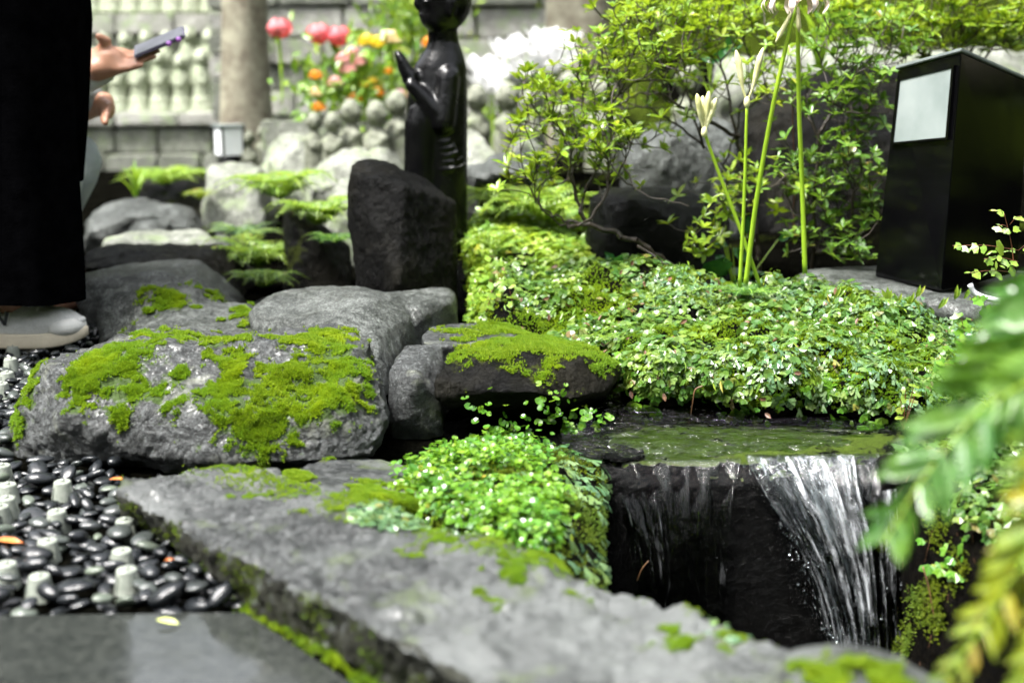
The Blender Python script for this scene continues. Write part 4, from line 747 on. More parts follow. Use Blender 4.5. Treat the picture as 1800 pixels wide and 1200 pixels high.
a = N('raindrop'); a.set(col=(1, 1, 1), rough=.02, trans=1.0, ior=1.33); M['drop'] = a.m
shrub('leftmost azalea, pale green whorls of leaves arching left over the slope beside the white lilies', W(1245, 515, 2.74),
    [[None, (1190, 475, 2.72), (1130, 432, 2.7), (1060, 402, 2.69), (1000, 388, 2.68), (960, 370, 2.66), (930, 340, 2.66)], [(1030, 395, 2.7), (1010, 330, 2.7), (1000, 260, 2.72), (975, 220, 2.72)],
     [(1010, 400, 2.7), (970, 385, 2.68), (925, 320, 2.66)], [(1000, 400, 2.68), (1040, 380, 2.66), (1095, 290, 2.66), (1110, 250, 2.66)], [(1095, 290, 2.66), (1130, 340, 2.62), (1210, 360, 2.6)]],
    [(960, 250, 2.72, 60, 90, .12, 34), (1010, 180, 2.75, 90, 60, .12, 34), (1060, 110, 2.78, 80, 50, .12, 36), (950, 160, 2.74, 50, 30, .1, 12), (930, 310, 2.68, 50, 40, .1, 14), (1050, 280, 2.7, 70, 60, .1, 24), (1130, 60, 2.8, 80, 50, .12, 30), (1000, 210, 2.7, 100, 60, .1, 20), (1070, 240, 2.66, 50, 40, .1, 12), (1170, 100, 2.7, 60, 50, .1, 18)], 'azalea', 101)
shrub('middle azalea with dark forking branches behind the pale lily stems', W(1330, 500, 2.95),
    [[None, (1330, 430, 2.95), (1310, 300, 2.95), (1290, 210, 2.95), (1270, 120, 2.95), (1250, 60, 2.95)], [(1300, 240, 2.95), (1220, 200, 2.9), (1150, 160, 2.88), (1100, 180, 2.86), (1040, 200, 2.86)], [(1290, 200, 2.95), (1340, 120, 2.93), (1350, 40, 2.93)],
     [(1230, 230, 2.9), (1205, 150, 2.9), (1200, 80, 2.9)], [(1240, 260, 2.92), (1180, 215, 2.9), (1130, 190, 2.9), (1060, 200, 2.9)], [(1300, 330, 2.95), (1235, 250, 2.92)]],
    [(1200, 60, 2.9, 110, 50, .15, 50), (1300, 40, 2.95, 80, 50, .15, 36), (1200, 150, 2.9, 110, 50, .15, 26), (1130, 20, 2.9, 80, 30, .15, 26), (1230, 20, 2.9, 90, 30, .15, 26), (1280, 320, 2.75, 50, 60, .1, 16), (1240, 400, 2.74, 60, 50, .1, 16), (1150, 240, 2.8, 60, 30, .1, 9), (1340, 130, 2.8, 60, 60, .1, 20), (1340, 320, 2.8, 60, 60, .12, 14)], 'azalea', 102)
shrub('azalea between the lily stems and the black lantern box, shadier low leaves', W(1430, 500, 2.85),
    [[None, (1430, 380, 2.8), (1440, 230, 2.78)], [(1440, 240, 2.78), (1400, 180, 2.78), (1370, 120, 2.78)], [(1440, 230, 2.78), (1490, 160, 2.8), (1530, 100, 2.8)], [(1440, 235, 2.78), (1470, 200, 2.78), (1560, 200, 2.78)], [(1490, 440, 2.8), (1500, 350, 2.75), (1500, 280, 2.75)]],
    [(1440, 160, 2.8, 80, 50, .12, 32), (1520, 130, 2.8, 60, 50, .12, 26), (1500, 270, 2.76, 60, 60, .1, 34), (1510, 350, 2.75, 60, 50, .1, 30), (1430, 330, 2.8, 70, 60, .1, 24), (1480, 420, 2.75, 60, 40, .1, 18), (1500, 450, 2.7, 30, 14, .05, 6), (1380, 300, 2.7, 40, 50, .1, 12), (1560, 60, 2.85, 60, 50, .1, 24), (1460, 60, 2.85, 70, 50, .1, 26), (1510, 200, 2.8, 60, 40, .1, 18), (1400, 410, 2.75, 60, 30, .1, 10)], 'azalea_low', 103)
shrub('azalea behind the black lantern box at the top right with bright tip leaves', W(1690, 300, 3.3),
    [[None, (1700, 120, 3.2), (1690, 40, 3.15)], [(1700, 130, 3.2), (1640, 60, 3.15), (1600, 10, 3.15)], [(1700, 140, 3.2), (1760, 60, 3.15), (1770, 0, 3.15)], [(1690, 120, 3.2), (1610, 90, 3.1), (1560, 60, 3.1)]],
    [(1600, 40, 3.1, 90, 40, .12, 46), (1700, 30, 3.1, 90, 40, .12, 50), (1770, 40, 3.1, 70, 40, .12, 40), (1640, 80, 3.1, 100, 20, .1, 20), (1740, 70, 3.1, 80, 20, .1, 20), (1500, 20, 3.1, 80, 30, .12, 26), (1650, -40, 3.15, 150, 30, .12, 30)], 'azalea', 104, leafs=.03)
# dark broad leaves in the shade behind
for (c, D_, n_, lab) in [((1290, 425), 2.9, 9, 'dark glossy broad leaves low in the shade behind the lily stems'), ((1260, 80), 3.2, 8, 'broad veined leaves deep inside the azalea'), ((1085, 468), 2.72, 3, 'single dark green leaf pair on the slope edge')]:
    p = np.array([W(c[0] + RNG.normal() * 30 * (n_ > 4), c[1] + RNG.normal() * 25 * (n_ > 4), D_ + RNG.normal() * .03) for _ in range(n_)]); base = p.mean(0); base[2] = p[:, 2].min() - .03; e = empty('broad_leaf_plant', base); tag(e, lab, 'plant')
    for q in p:
        o = link('leaf', leaf_variant('darkleaf', T_oval(.6, .2), 0), None, e); Fm = frames_x(norm(RNG.normal(size=(1, 3)) * .6 + [0, -.2, .6]), np.array([[0, -1.0, .4]]))[0]; Mx = np.eye(4); Mx[:3, :3] = Fm * RNG.uniform(.03, .055); Mx[:3, 3] = q - base; o.matrix_basis = Matrix(Mx)
    vv, ff = segs(np.repeat([[0, 0, -.04]], n_, 0), p - base, np.full(n_, .0015), np.full(n_, .001)); link('stems', mesh_np('stems', vv, ff), M['stem'], e)

# ------------------------------------------------------------------ lily stems with buds
def stem_plant(label, pts, r, tip):
    P = smooth_path([W(*q) for q in pts], 8); base = P[0]; e = empty('spider_lily', base); tag(e, label, 'flower', 'leafless lily stems standing on the bank')
    link('stem', mesh_np('stem', *tube(P - base, np.linspace(r, r * .75, len(P)), 9)), M['stem'], e)
    top = P[-1]; k = RNG.choice(len(P), 14); dv = [ellipsoid(P[i] - base + np.array([RNG.choice([-1, 1]) * r, -.001, RNG.normal() * .01]), (.0012, .0012, .0016), 6, 5) for i in k]; q = link('raindrops', mesh_np('raindrops', *cat(*dv)), M['drop'], e); q['kind'] = 'stuff'
    if tip[0] == 'buds':
        link('sheath', mesh_np('sheath', *ellipsoid(top - base, (.0055, .0055, .010), 10, 8)), M['bud'], e)
        for (dx, dy, L) in tip[1]:
            a = top - base; s = 2.43 / 2500; b = a + np.array([dx * s, RNG.normal() * .006, -dy * s]); m1 = a + (b - a) * .3 + [dx * s * .1, 0, 0]
            pp = smooth_path([a, m1, a + (b - a) * .7, b], 6); rr = np.interp(np.linspace(0, 1, len(pp)), [0, .3, .5, .75, .92, 1], [.0014, .0022, .0048, .0056, .0038, .0012])
            link('bud', mesh_np('bud', *tube(pp, rr, 9)), M['bud'], e)
    if tip[0] == 'flower':
        for k in range(9):
            a = k * .7 + .3; out = np.array([math.cos(a), math.sin(a) * .6, 0]); t0 = top - base
            pp = smooth_path([t0, t0 + out * .018 + [0, 0, .014], t0 + out * .042 + [0, 0, .018], t0 + out * .056 + [0, 0, .0], t0 + out * .05 + [0, 0, -.014]], 5)
            wd = np.interp(np.linspace(0, 1, len(pp)), [0, .4, .8, 1], [.002, .005, .0055, .001]); side_ = norm(np.cross(out, [0, 0, 1.0])[None])[0]; v = np.concatenate([pp + side_ * wd[:, None], pp - side_ * wd[:, None] + [0, 0, .001]]); n = len(pp)
            f = [(i, i + 1, n + i + 1) for i in range(n - 1)] + [(i, n + i + 1, n + i) for i in range(n - 1)]; link('petal', mesh_np('petal', v, f), M['petal'], e)
        for (dx, dy) in tip[1]:
            s = 2.43 / 2500; t0 = top - base; b = t0 + np.array([dx * s, -.004, -dy * s]); pp = smooth_path([t0, t0 + (b - t0) * .5, b], 8); rr = np.interp(np.linspace(0, 1, len(pp)), [0, .3, .8, 1], [.0015, .003, .0045, .001]); link('bud', mesh_np('bud', *tube(pp, rr, 9)), M['bud'], e)
stem_plant('leftmost lily stem, leaning left and topped by a fan of five pale buds', [(1337, 505, 2.47), (1300, 400, 2.46), (1262, 300, 2.45), (1238, 232, 2.44)], .0036, ('buds', [(-16, -66, 0), (-4, -62, 0), (6, -70, 0), (20, -58, 0), (12, -40, 0)]))
stem_plant('straight lily stem ending in two long pale buds in a V', [(1300, 505, 2.44), (1308, 350, 2.43), (1313, 180, 2.42)], .0034, ('buds', [(-22, -88, 0), (24, -92, 0)]))
stem_plant('lily stem curving right with a pinkish open flower at the top edge', [(1310, 505, 2.46), (1330, 350, 2.45), (1360, 180, 2.44), (1398, 10, 2.43)], .0046, ('flower', [(-32, 62)]))
stem_plant('rightmost thick lily stem standing straight beside the grey base stone', [(1415, 480, 2.5), (1410, 330, 2.5), (1404, 170, 2.48), (1402, 6, 2.46)], .0046, ('flower', [(4, 50)]))

# ------------------------------------------------------------------ ferns
def frond_vf(path, wmax, npair, T=OVAL, seed=0, double=True, curl=.35, upn=(0, 0, 1)):
    rng = np.random.default_rng(seed); P = smooth_path(path, 10); n = len(P); t = norm(np.gradient(P, axis=0)); out = []
    for k in range(npair):
        s = (k + .6) / npair * .97 + .02; i = min(n - 1, int(s * (n - 1))); wd = wmax * math.sin(math.pi * min(1, (s * .92 + .1))) ** .8 * (1 - s * .35); side_ = np.cross(t[i], upn); side_ /= np.linalg.norm(side_) + 1e-9; nn = np.cross(side_, t[i])
        for sg in (-1, 1):
            d = norm((side_ * sg * 1.0 + t[i] * .45 + nn * rng.normal() * .08 + np.array([0, 0, -curl * .3]))[None]); out.append((P[i], d[0], nn, wd))
    return P, out
def fern(label, base, fronds, mat, width, npair, cat_='fern', sub=9, group=None, seed=0, split=False, ratio=.42, name='fern'):
    e = empty(name, base); tag(e, label, cat_, group); base = np.array(base, float)
    for fi, path in enumerate(fronds):
        P, out = frond_vf([np.array(q) - base for q in path], width, npair, seed=seed + fi); fr = link('frond', mesh_np('frond', *tube(P, np.linspace(width * .022, width * .008, len(P)), 6)), M['stem'], e)
        allv = []
        for (p, d, nn, wd) in out:
            k = max(3, int(sub * wd / width)); s = np.linspace(.06, .95, k); q = []; X_ = []; Sz = []
            perp = np.cross(nn, d)
            for a in s:
                for sg in (-1, 1): q.append(p + d * wd * a); X_.append(d * .5 + perp * sg); Sz.append(wd * ratio * (1.1 - .8 * a))
            q.append(p + d * wd * .93); X_.append(d); Sz.append(wd * .14); q = np.array(q); X_ = np.array(X_); Z_ = np.tile(nn, (len(q), 1)) + RNG.normal(size=(len(q), 3)) * .15
            vf_ = place(T_oval(.45, .12), q, frames_x(X_, Z_), np.array(Sz))
            if split: link('pinna', mesh_np('pinna', *vf_), M[mat], fr)
            else: allv.append(vf_)
        if allv: link('pinnae', mesh_np('pinnae', *cat(*allv)), M[mat], fr)
    return e
# blurred ferns close to the lens at the right
def plain_fern(label, frs, seed):
    root = np.array([.42 + .02 * seed, .95, -.02]); e = empty('fern', root); tag(e, label, 'fern', 'large ferns blurred at the right edge')
    for fi, (mt, pts, wd, npair) in enumerate(frs):
        rng = np.random.default_rng(seed * 10 + fi); P = smooth_path([W(*q) - root for q in pts], 10); n = len(P); t = norm(np.gradient(P, axis=0))
        fr = link('frond', mesh_np('frond', *tube(P, np.linspace(.0013, .0005, n), 6)), M['stem'], e); view = norm((P + root - [0, 0, CAM_H]))
        for k in range(npair):
            s_ = (k + .5) / npair; i = min(n - 1, int(s_ * (n - 1))); L = wd * (1 - .72 * s_) ; nn = norm((-view[i] + rng.normal(size=3) * .45 + [0, 0, .5])[None])[0]; side_ = norm(np.cross(t[i], nn)[None])[0]
            for sg in (-1, 1):
                d = norm((side_ * sg + t[i] * 1.15 + rng.normal(size=3) * .10)[None])[0]; q = []; X_ = []; Sz = []; perp = norm(np.cross(nn, d)[None])[0]; m_ = 9
                for a_ in np.linspace(.05, .93, m_):
                    for g in (-1, 1): q.append(P[i] + d * L * a_ + [0, 0, -.12 * L * a_ * a_]); X_.append(d * .75 + perp * g); Sz.append(L * .36 * (1.08 - a_))
                q.append(P[i] + d * L * .8 + [0, 0, -.08 * L]); X_.append(d); Sz.append(L * .24); q, X_, Sz = map(np.array, (q, X_, Sz))
                link('pinna', mesh_np('pinna', *cat(place(T_oval(.30, .18), P[i:i + 1], frames_x(d[None], nn[None]), np.array([L])), place(T_oval(.5, .08), q[::2], frames_x(X_[::2], np.tile(nn, (len(q[::2]), 1))), Sz[::2] * .55))), M[mt], fr)
    return e
plain_fern('green fern frond arching in from the right, pointing down left across the waterfall', [('fernwhite', [(1960, 480, 1.02), (1850, 590, 1.0), (1730, 710, .98), (1630, 830, .96), (1548, 962, .94)], .088, 17)], 1)
plain_fern('broad green fern fronds at the right edge beside the lantern stone', [('fernwhite', [(2000, 620, .98), (1890, 640, .96), (1790, 680, .94), (1700, 740, .93)], .058, 13), ('fern', [(2000, 740, 1.0), (1900, 750, .98), (1810, 800, .96), (1760, 870, .95)], .05, 11)], 2)
plain_fern('yellowing fern frond blurred in the bottom right corner', [('fernyellow', [(1940, 780, .9), (1850, 900, .88), (1760, 1050, .87), (1660, 1200, .86)], .056, 16), ('fernyellow', [(1980, 900, .86), (1900, 1020, .85), (1830, 1150, .84), (1770, 1260, .83)], .05, 13), ('fern', [(1990, 1080, .92), (1900, 1120, .91), (1820, 1200, .9)], .035, 9)], 3)
# small ferns
def rosette(label, px, py, D, R_, nf, mat, width, npair, seed, updir=.5, spread=(0, 6.28), name='fern', group=None, sub=6):
    if D > 3.0: R_ *= 1.45; nf = int(nf * 1.7); width *= 1.5
    rng = np.random.default_rng(seed); c = W(px, py, D); fr = []
    for k in range(nf):
        a = spread[0] + (spread[1] - spread[0]) * (k + rng.uniform(.2, .8)) / nf; L = R_ * rng.uniform(.75, 1.2); o = np.array([math.cos(a), math.sin(a) * .8, 0]); u = updir * rng.uniform(.7, 1.3)
        fr.append([c, c + o * L * .35 + [0, 0, L * u * .6], c + o * L * .75 + [0, 0, L * u * .75], c + o * L * 1.1 + [0, 0, L * u * .35]])
    return fern(label, c, fr, mat, width, npair, seed=seed, sub=sub, name=name, group=group)
g_ = 'bright small ferns growing among the rocks'
rosette('bright green fern mound left of the split rock, upper one', 490, 350, 3.75, .10, 12, 'fern', .035, 10, 301, .5, group=g_)
rosette('bright fern draped over the split rock', 560, 395, 3.3, .085, 11, 'fern', .03, 10, 302, .5, group=g_)
rosette('fern hanging in the dark gap beside the shard rock', 590, 425, 3.2, .05, 6, 'fernwhite', .02, 8, 303, .3, group=g_)
rosette('lower bright fern between the flat rocks and the split rock', 455, 470, 3.3, .085, 13, 'fern', .03, 10, 304, .6, group=g_)
rosette('low pale fern spreading under the lower bright fern', 465, 505, 3.15, .06, 10, 'bankleaf', .022, 9, 305, .5, group=g_)
rosette('grey green leafy patch below the pale block rock', 430, 415, 3.7, .07, 10, 'liver', .025, 8, 306, .3, group=g_)
rosette('yellow green fern tuft far left behind the grey path rock', 290, 325, 4.5, .11, 10, 'fern', .035, 9, 307, .35, group=g_)
rosette('small yellow fern at the corner of the tall pale block', 350, 350, 4.3, .04, 6, 'fernyellow', .018, 7, 308, .5, group=g_)
rosette('fern spray over the slope just right of the statue', 870, 440, 2.85, .08, 10, 'fern', .028, 10, 309, .5, group=g_)
rosette('larger fern spray higher on the slope right of the statue', 890, 375, 3.2, .10, 12, 'fern', .03, 11, 310, .5, group=g_)
rosette('fern spray in the middle of the slope', 960, 390, 3.1, .10, 11, 'fern', .03, 11, 311, .5, group=g_)
g2 = 'feathery ferns lying over the pool bank'
rosette('feathery horsetail like fern at the foot of the lily stems', 1310, 520, 2.42, .075, 14, 'fernwhite', .016, 22, 320, .25, group=g2, sub=3)
rosette('feathery pale fern drooping over the middle of the bank', 1330, 590, 2.22, .055, 9, 'fernwhite', .014, 20, 321, .0, (3.6, 5.8), group=g2, sub=3)
rosette('small pale fern on the lower left of the bank', 1050, 590, 2.30, .045, 7, 'bankleaf', .012, 12, 322, .1, (3.4, 5.6), group=g2, sub=3)
rosette('fern tuft on the bank just right of the feathery one', 1470, 540, 2.4, .05, 9, 'fern', .016, 12, 323, .5, group=g2, sub=4)
# row of small strap ferns along the crest
def leafy(label, cat_, name, spots, T, mat, size, nrm=(0, -.4, .8), par_name='leaf', group=None, rise=.02, stem=True):
    P = np.array([W(*q) for q in spots]); base = P.mean(0); base[2] = P[:, 2].min() - rise; e = empty(name, base); tag(e, label, cat_, group)
    for q in P:
        o = link(par_name, leaf_variant(mat, T, 0), None, e); Fm = frames(norm(np.array([nrm]) + RNG.normal(size=(1, 3)) * .35))[0]; Mx = np.eye(4); Mx[:3, :3] = Fm * size * RNG.uniform(.75, 1.2); Mx[:3, 3] = q - base; o.matrix_basis = Matrix(Mx)
    if stem: vv, ff = segs(np.tile([[0, 0, 0.0]], (len(P), 1)), P - base, np.full(len(P), .0008), np.full(len(P), .0005)); link('stems', mesh_np('stems', vv, ff), M['redtwig'], e)
    return e
for k in range(14):
    x = 1440 + RNG.uniform(0, 270); c = W(x, RNG.uniform(522, 545), 2.34 + RNG.normal() * .03); e = empty('crest_fern', c); tag(e, 'little bright green strap leaf standing on the crest of the bank', 'fern', 'strap leaves along the crest of the bank')
    for j in range(3):
        o = link('leaf', leaf_variant('fern', T_oval(.3, .3), 1), None, e); Fm = frames_x(norm(np.array([[.4 + RNG.normal() * .4, -.3, .9]])), np.array([[0, -1, .2]]))[0]; Mx = np.eye(4); Mx[:3, :3] = Fm * RNG.uniform(.012, .026); o.matrix_basis = Matrix(Mx)
# maidenhair at the right
def maidenhair(label, stemp, sprays, mat, size, seed):
    rng = np.random.default_rng(seed); P = smooth_path([W(*q) for q in stemp], 8); base = P[0]; e = empty('maidenhair_fern', base); tag(e, label, 'fern')
    link('stem', mesh_np('stem', *tube(P - base, np.linspace(.0011, .0005, len(P)), 6)), M['redtwig'], e)
    for (x0, y0, x1, y1, D_, n) in sprays:
        a, b = W(x0, y0, D_), W(x1, y1, D_ - .01); 
        tw = link('twig', mesh_np('twig', *tube(smooth_path([a - base, (a + b) / 2 - base + [0, 0, .004], b - base], 5), .0005, 5)), M['redtwig'], e)
        for k in range(n):
            t = (k + .5) / n; p = a + (b - a) * t + rng.normal(size=3) * [.003, .004, .003]; o = link('leaflet', leaf_variant(mat, FAN, k % 3), None, tw); d = norm((b - a)[None])[0]
            Fm = frames(norm(np.array([[0, -.75, .8]]) + rng.normal(size=(1, 3)) * .3), (d * .6 + [0, 0, .3 * (1 if k % 2 else -1)] + rng.normal(size=3) * .3)[None])[0]; Mx = np.eye(4); Mx[:3, :3] = Fm * size * rng.uniform(.75, 1.15); Mx[:3, 3] = p - base; o.matrix_basis = Matrix(Mx)
maidenhair('tall maidenhair fern with bright fan leaflets in front of the black lantern box', [(1795, 600, 2.1), (1785, 500, 2.1), (1778, 430, 2.1), (1765, 375, 2.1)],
    [(1790, 440, 1675, 432, 2.1, 11), (1790, 460, 1730, 455, 2.1, 8), (1790, 480, 1700, 480, 2.1, 8), (1785, 490, 1830, 480, 2.1, 5), (1772, 400, 1750, 400, 2.1, 3), (1775, 395, 1795, 380, 2.1, 3), (1765, 380, 1755, 372, 2.1, 2), (1790, 440, 1830, 420, 2.1, 5)], 'fern', .012, 1)
maidenhair('lower maidenhair fern with overlapping leaflets beside the blurred fern', [(1680, 680, 2.05), (1700, 620, 2.04), (1740, 560, 2.03), (1800, 520, 2.03)],
    [(1690, 640, 1635, 590, 2.03, 10), (1700, 620, 1690, 560, 2.03, 9), (1720, 590, 1770, 530, 2.03, 12), (1740, 560, 1800, 510, 2.02, 10), (1700, 630, 1760, 600, 2.02, 10), (1690, 650, 1650, 640, 2.02, 7), (1740, 560, 1720, 520, 2.03, 6), (1720, 600, 1800, 570, 2.02, 9)], 'penny', .013, 2)
maidenhair('maidenhair fern hanging at the left end of the bank', [(885, 470, 2.6), (870, 500, 2.56), (850, 540, 2.52)], [(880, 480, 850, 560, 2.52, 12), (885, 470, 880, 560, 2.54, 10), (885, 470, 905, 550, 2.5, 8), (885, 465, 860, 450, 2.58, 6)], 'fern', .013, 3)
leafy('yellowed leaflets hanging below the bank above the right end of the pool', 'leaves', 'yellow_leaf_spray', [(1592, 685, 1.96), (1610, 690, 1.96), (1583, 700, 1.96), (1580, 715, 1.96), (1578, 730, 1.96), (1606, 680, 1.96)], FAN, 'fernyellow', .010)
# strap leaf plants far
for (px_, py_, D_, s_, lab) in [(240, 350, 4.3, .13, 'arching strap leaves behind the grey path rock'), (1440, 120, 3.4, .2, 'upright bright strap leaves behind the azalea'), (1250, 505, 2.9, .12, 'dark strap leaves in the shade')]:
    c = W(px_, py_, D_); e = empty('strap_leaf_plant', c); tag(e, lab, 'plant')
    for k in range(11):
        a = k * .6; o = link('leaf', leaf_variant('grass' if px_ != 1250 else 'darkleaf', STRAP, 0), None, e); o.rotation_euler = (0, -.5 + RNG.normal() * .15, a); o.scale = (s_ * RNG.uniform(.7, 1.1),) * 3

# ------------------------------------------------------------------ loose twigs and fallen leaves
def twig(label, pts, r, mat, name='twig'):
    P = smooth_path([W(*q) for q in pts], 6); c = P[0].copy(); tag(link(name, mesh_np(name, *tube(P - c, np.linspace(r, r * .5, len(P)), 6)), M[mat], None, c), label, 'twig')
twig('dry brown twig slanting down in front of the black rock', [(1120, 432, 2.66), (1150, 450, 2.65), (1190, 480, 2.62), (1250, 515, 2.58)], .003, 'bark')
twig('thin red root curving down into the pool', [(1235, 678, 2.06), (1222, 685, 2.06), (1218, 705, 2.06), (1214, 730, 2.07)], .0013, 'straw', 'root')
twig('thin straw hanging on the soil wall', [(1622, 995, 1.68), (1632, 1030, 1.67), (1643, 1090, 1.66)], .0010, 'straw', 'root')
twig('single fine root on the wet rock left of the fall', [(1140, 985, 1.8), (1128, 1000, 1.8), (1120, 1020, 1.8)], .0009, 'straw', 'root')
twig('reddish bare stem rising behind the azalea', [(1395, 430, 2.9), (1396, 300, 2.9), (1392, 170, 2.9)], .0022, 'redtwig', 'stem')
def fallen(label, p, size, mat, rz):
    v, f = T_oval(.45, .1); o = link('fallen_leaf', mesh_np('fallen_leaf', v * size, f), M[mat], None, p); o.rotation_euler = (.1, .05, rz); tag(o, label, 'leaf')
fallen('small fallen yellow leaf lying on the polished paving', G(275, 1088, .018), .024, 'yellowleaf', -.15)
fallen('fallen orange leaf at the left edge of the pebbles', G(-12, 948, .024), .034, 'autumn', .1)
fallen('fallen reddish leaf on the pebbles at the tip of the long slab', G(192, 842, .03), .024, 'autumn', .5)
fallen('tiny red leaf between the boulder and the slab', W(424, 824, 1.74), .014, 'redleaf', .1)
fallen('tiny brown leaf on the pebbles beside the slab edge', G(290, 985, .03), .014, 'autumn', 1.0)
P = smooth_path([W(*q) for q in [(1705, 500, 2.26), (1715, 516, 2.26), (1745, 526, 2.25), (1800, 532, 2.24), (1880, 545, 2.24)]], 6); c = P[0].copy(); tag(link('hose', mesh_np('hose', *tube(P - c, .0045, 8)), M['hose'], None, c), 'pale grey hose lying at the foot of the lantern box', 'hose')
# ------------------------------------------------------------------ lantern box
def frustum(name, A, B, m, parent):     # lower and upper quads
    v = np.array(list(A) + list(B)); f = [(0, 1, 2), (0, 2, 3), (4, 6, 5), (4, 7, 6)]
    for i in range(4): j = (i + 1) % 4; f += [(i, 4 + i, 4 + j), (i, 4 + j, j)]
    bm = bmesh.new(); vs = [bm.verts.new(tuple(q)) for q in v]
    bm.faces.new(vs[3::-1]); bm.faces.new(vs[4:]);
    for i in range(4): bm.faces.new((vs[i], vs[(i + 1) % 4], vs[4 + (i + 1) % 4], vs[4 + i]))
    bmesh.ops.recalc_face_normals(bm, faces=bm.faces); bmesh.ops.bevel(bm, geom=list(bm.edges), offset=.0015, segments=2, affect='EDGES')
    me = bpy.data.meshes.new(name); bm.to_mesh(me); bm.free(); return link(name, me, m, parent)
FB, FT = W(1655, 508, 2.42), W(1690, 94, 2.46)            # front vertical edge
LB, LT = W(1537, 505, 2.58), W(1578, 124, 2.59)
uL = (LB - FB) * [1, 1, 0]; uR = np.array([.16, .16, 0]) * 1.25
lan = empty('lantern_box', (FB + uL * .5 + uR * .5) * [1, 1, 0] + [0, 0, FB[2]]); tag(lan, 'tall black tapering garden lantern box with a frosted window, right of the azalea', 'lantern'); LO = np.array(lan.location)
uT = (LT - FT) * [1, 1, 0]; uRT = uR * .93; FT = FT.copy(); z0 = FB[2] - .004; z1 = FT[2]
A = [FB * [1, 1, 0] + q + [0, 0, z0] - LO for q in (np.zeros(3), uL, uL + uR, uR)]; zL, zR = LT[2], W(1950, 146, 2.65)[2]; B = [FT * [1, 1, 0] + q + [0, 0, z_] - LO for q, z_ in ((np.zeros(3), z1), (uT, zL), (uT + uRT, zL + zR - z1), (uRT, zR))]
frustum('body', A, B, M['lantern'], lan)
cc = sum(B) / 4; cap = frustum('cap', [cc + (q - cc) * 1.045 + [0, 0, .0015] for q in B], [cc + (q - cc) * 1.04 + [0, 0, .008] for q in B], M['cap'], lan)
nL = np.cross(uT, [0, 0, 1.0]); nL = nL / np.linalg.norm(nL); nL = -nL if nL[1] > 0 else nL
def onface(s, t):                                          # s along the left face from the front edge, t from the top downwards
    a, b = np.array(B[0]), np.array(B[1]); c, d = np.array(A[0]), np.array(A[1]); return (a * (1 - s) + b * s) * (1 - t) + (c * (1 - s) + d * s) * t
def face_quad(name, s0, s1, t0, t1, off, th, m, parent):
    c = [onface(s0, t0), onface(s1, t0), onface(s1, t1), onface(s0, t1)]; v = [q + nL * off for q in c] + [q + nL * (off - th) for q in c]; v = np.array(v)
    f = [(0, 1, 2), (0, 2, 3)] + [(4, 6, 5), (4, 7, 6)] + [g for i in range(4) for g in ((i, 4 + i, 4 + (i + 1) % 4), (i, 4 + (i + 1) % 4, (i + 1) % 4))]
    return link(name, mesh_np(name, v, f, smooth=False), m, parent)
pane = face_quad('window_pane', .10, .90, .055, .345, .0045, .006, M['frost'], lan)
fr = link('window_frame', None, None, lan) if False else None
vs = []
for (s0, s1, t0, t1) in ((.06, .095, .045, .355), (.905, .94, .045, .355), (.095, .905, .045, .053), (.095, .905, .347, .355)):
    c = [onface(s0, t0), onface(s1, t0), onface(s1, t1), onface(s0, t1)]; v = np.array([q + nL * .0065 for q in c] + [q - nL * .002 for q in c]); f = np.array([(0, 1, 2), (0, 2, 3), (4, 6, 5), (4, 7, 6)] + [g for i in range(4) for g in ((i, 4 + i, 4 + (i + 1) % 4), (i, 4 + (i + 1) % 4, (i + 1) % 4))]); vs.append((v, f))
link('window_frame', mesh_np('window_frame', *cat(*vs), smooth=False), M['lantern'], lan)

# small far lantern
c = W(404, 283, 5.0); e = empty('small_lantern', c, .55); tag(e, 'small lantern box with white panes standing on the blocky rock far left', 'lantern')
link('base', mesh_np('base', *box_vf(-.033, .033, -.033, .033, -.04, .022)), M['lantern'], e)
for (x0, x1, y0, y1) in ((-.040, -.036, -.034, .034), (.036, .040, -.034, .034), (-.034, .034, -.040, -.036), (-.034, .034, .036, .040)): link('pane', mesh_np('pane', *box_vf(x0, x1, y0, y1, .022, .115), smooth=False), M['whitepane'], e)
for sx in (-1, 1):
    for sy in (-1, 1): link('post', mesh_np('post', *box_vf(sx * .0385 - .0035, sx * .0385 + .0035, sy * .0385 - .0035, sy * .0385 + .0035, .02, .118), smooth=False), M['lantern'], e)
link('cap', mesh_np('cap', *box_vf(-.046, .046, -.046, .046, .118, .126), smooth=False), M['cap'], e)

# ------------------------------------------------------------------ tall black statue
o0 = W(768, 545, 3.1) * [1, 1, 0]; s = 3.1 / 2500
def sec(zs):                                               # stacked ellipse sections: (z, cx, cy, rx, ry)
    v = []; n = 28
    for (z, cx, cy, rx, ry) in zs: v += [(cx + rx * math.cos(2 * math.pi * j / n), cy + ry * math.sin(2 * math.pi * j / n), z) for j in range(n)]
    f = [(i * n + j, i * n + (j + 1) % n, (i + 1) * n + (j + 1) % n, (i + 1) * n + j) for i in range(len(zs) - 1) for j in range(n)]; f = np.array(f); f = np.concatenate([f[:, [0, 1, 2]], f[:, [0, 2, 3]]])
    v += [(zs[0][1], zs[0][2], zs[0][0]), (zs[-1][1], zs[-1][2], zs[-1][0])]; a = len(v) - 2; m = (len(zs) - 1) * n
    f = np.concatenate([f, [(a, (j + 1) % n, j) for j in range(n)], [(a + 1, m + j, m + (j + 1) % n) for j in range(n)]]); return np.array(v, float), f
zt = W(785, 66, 3.1)[2]                                    # neck height
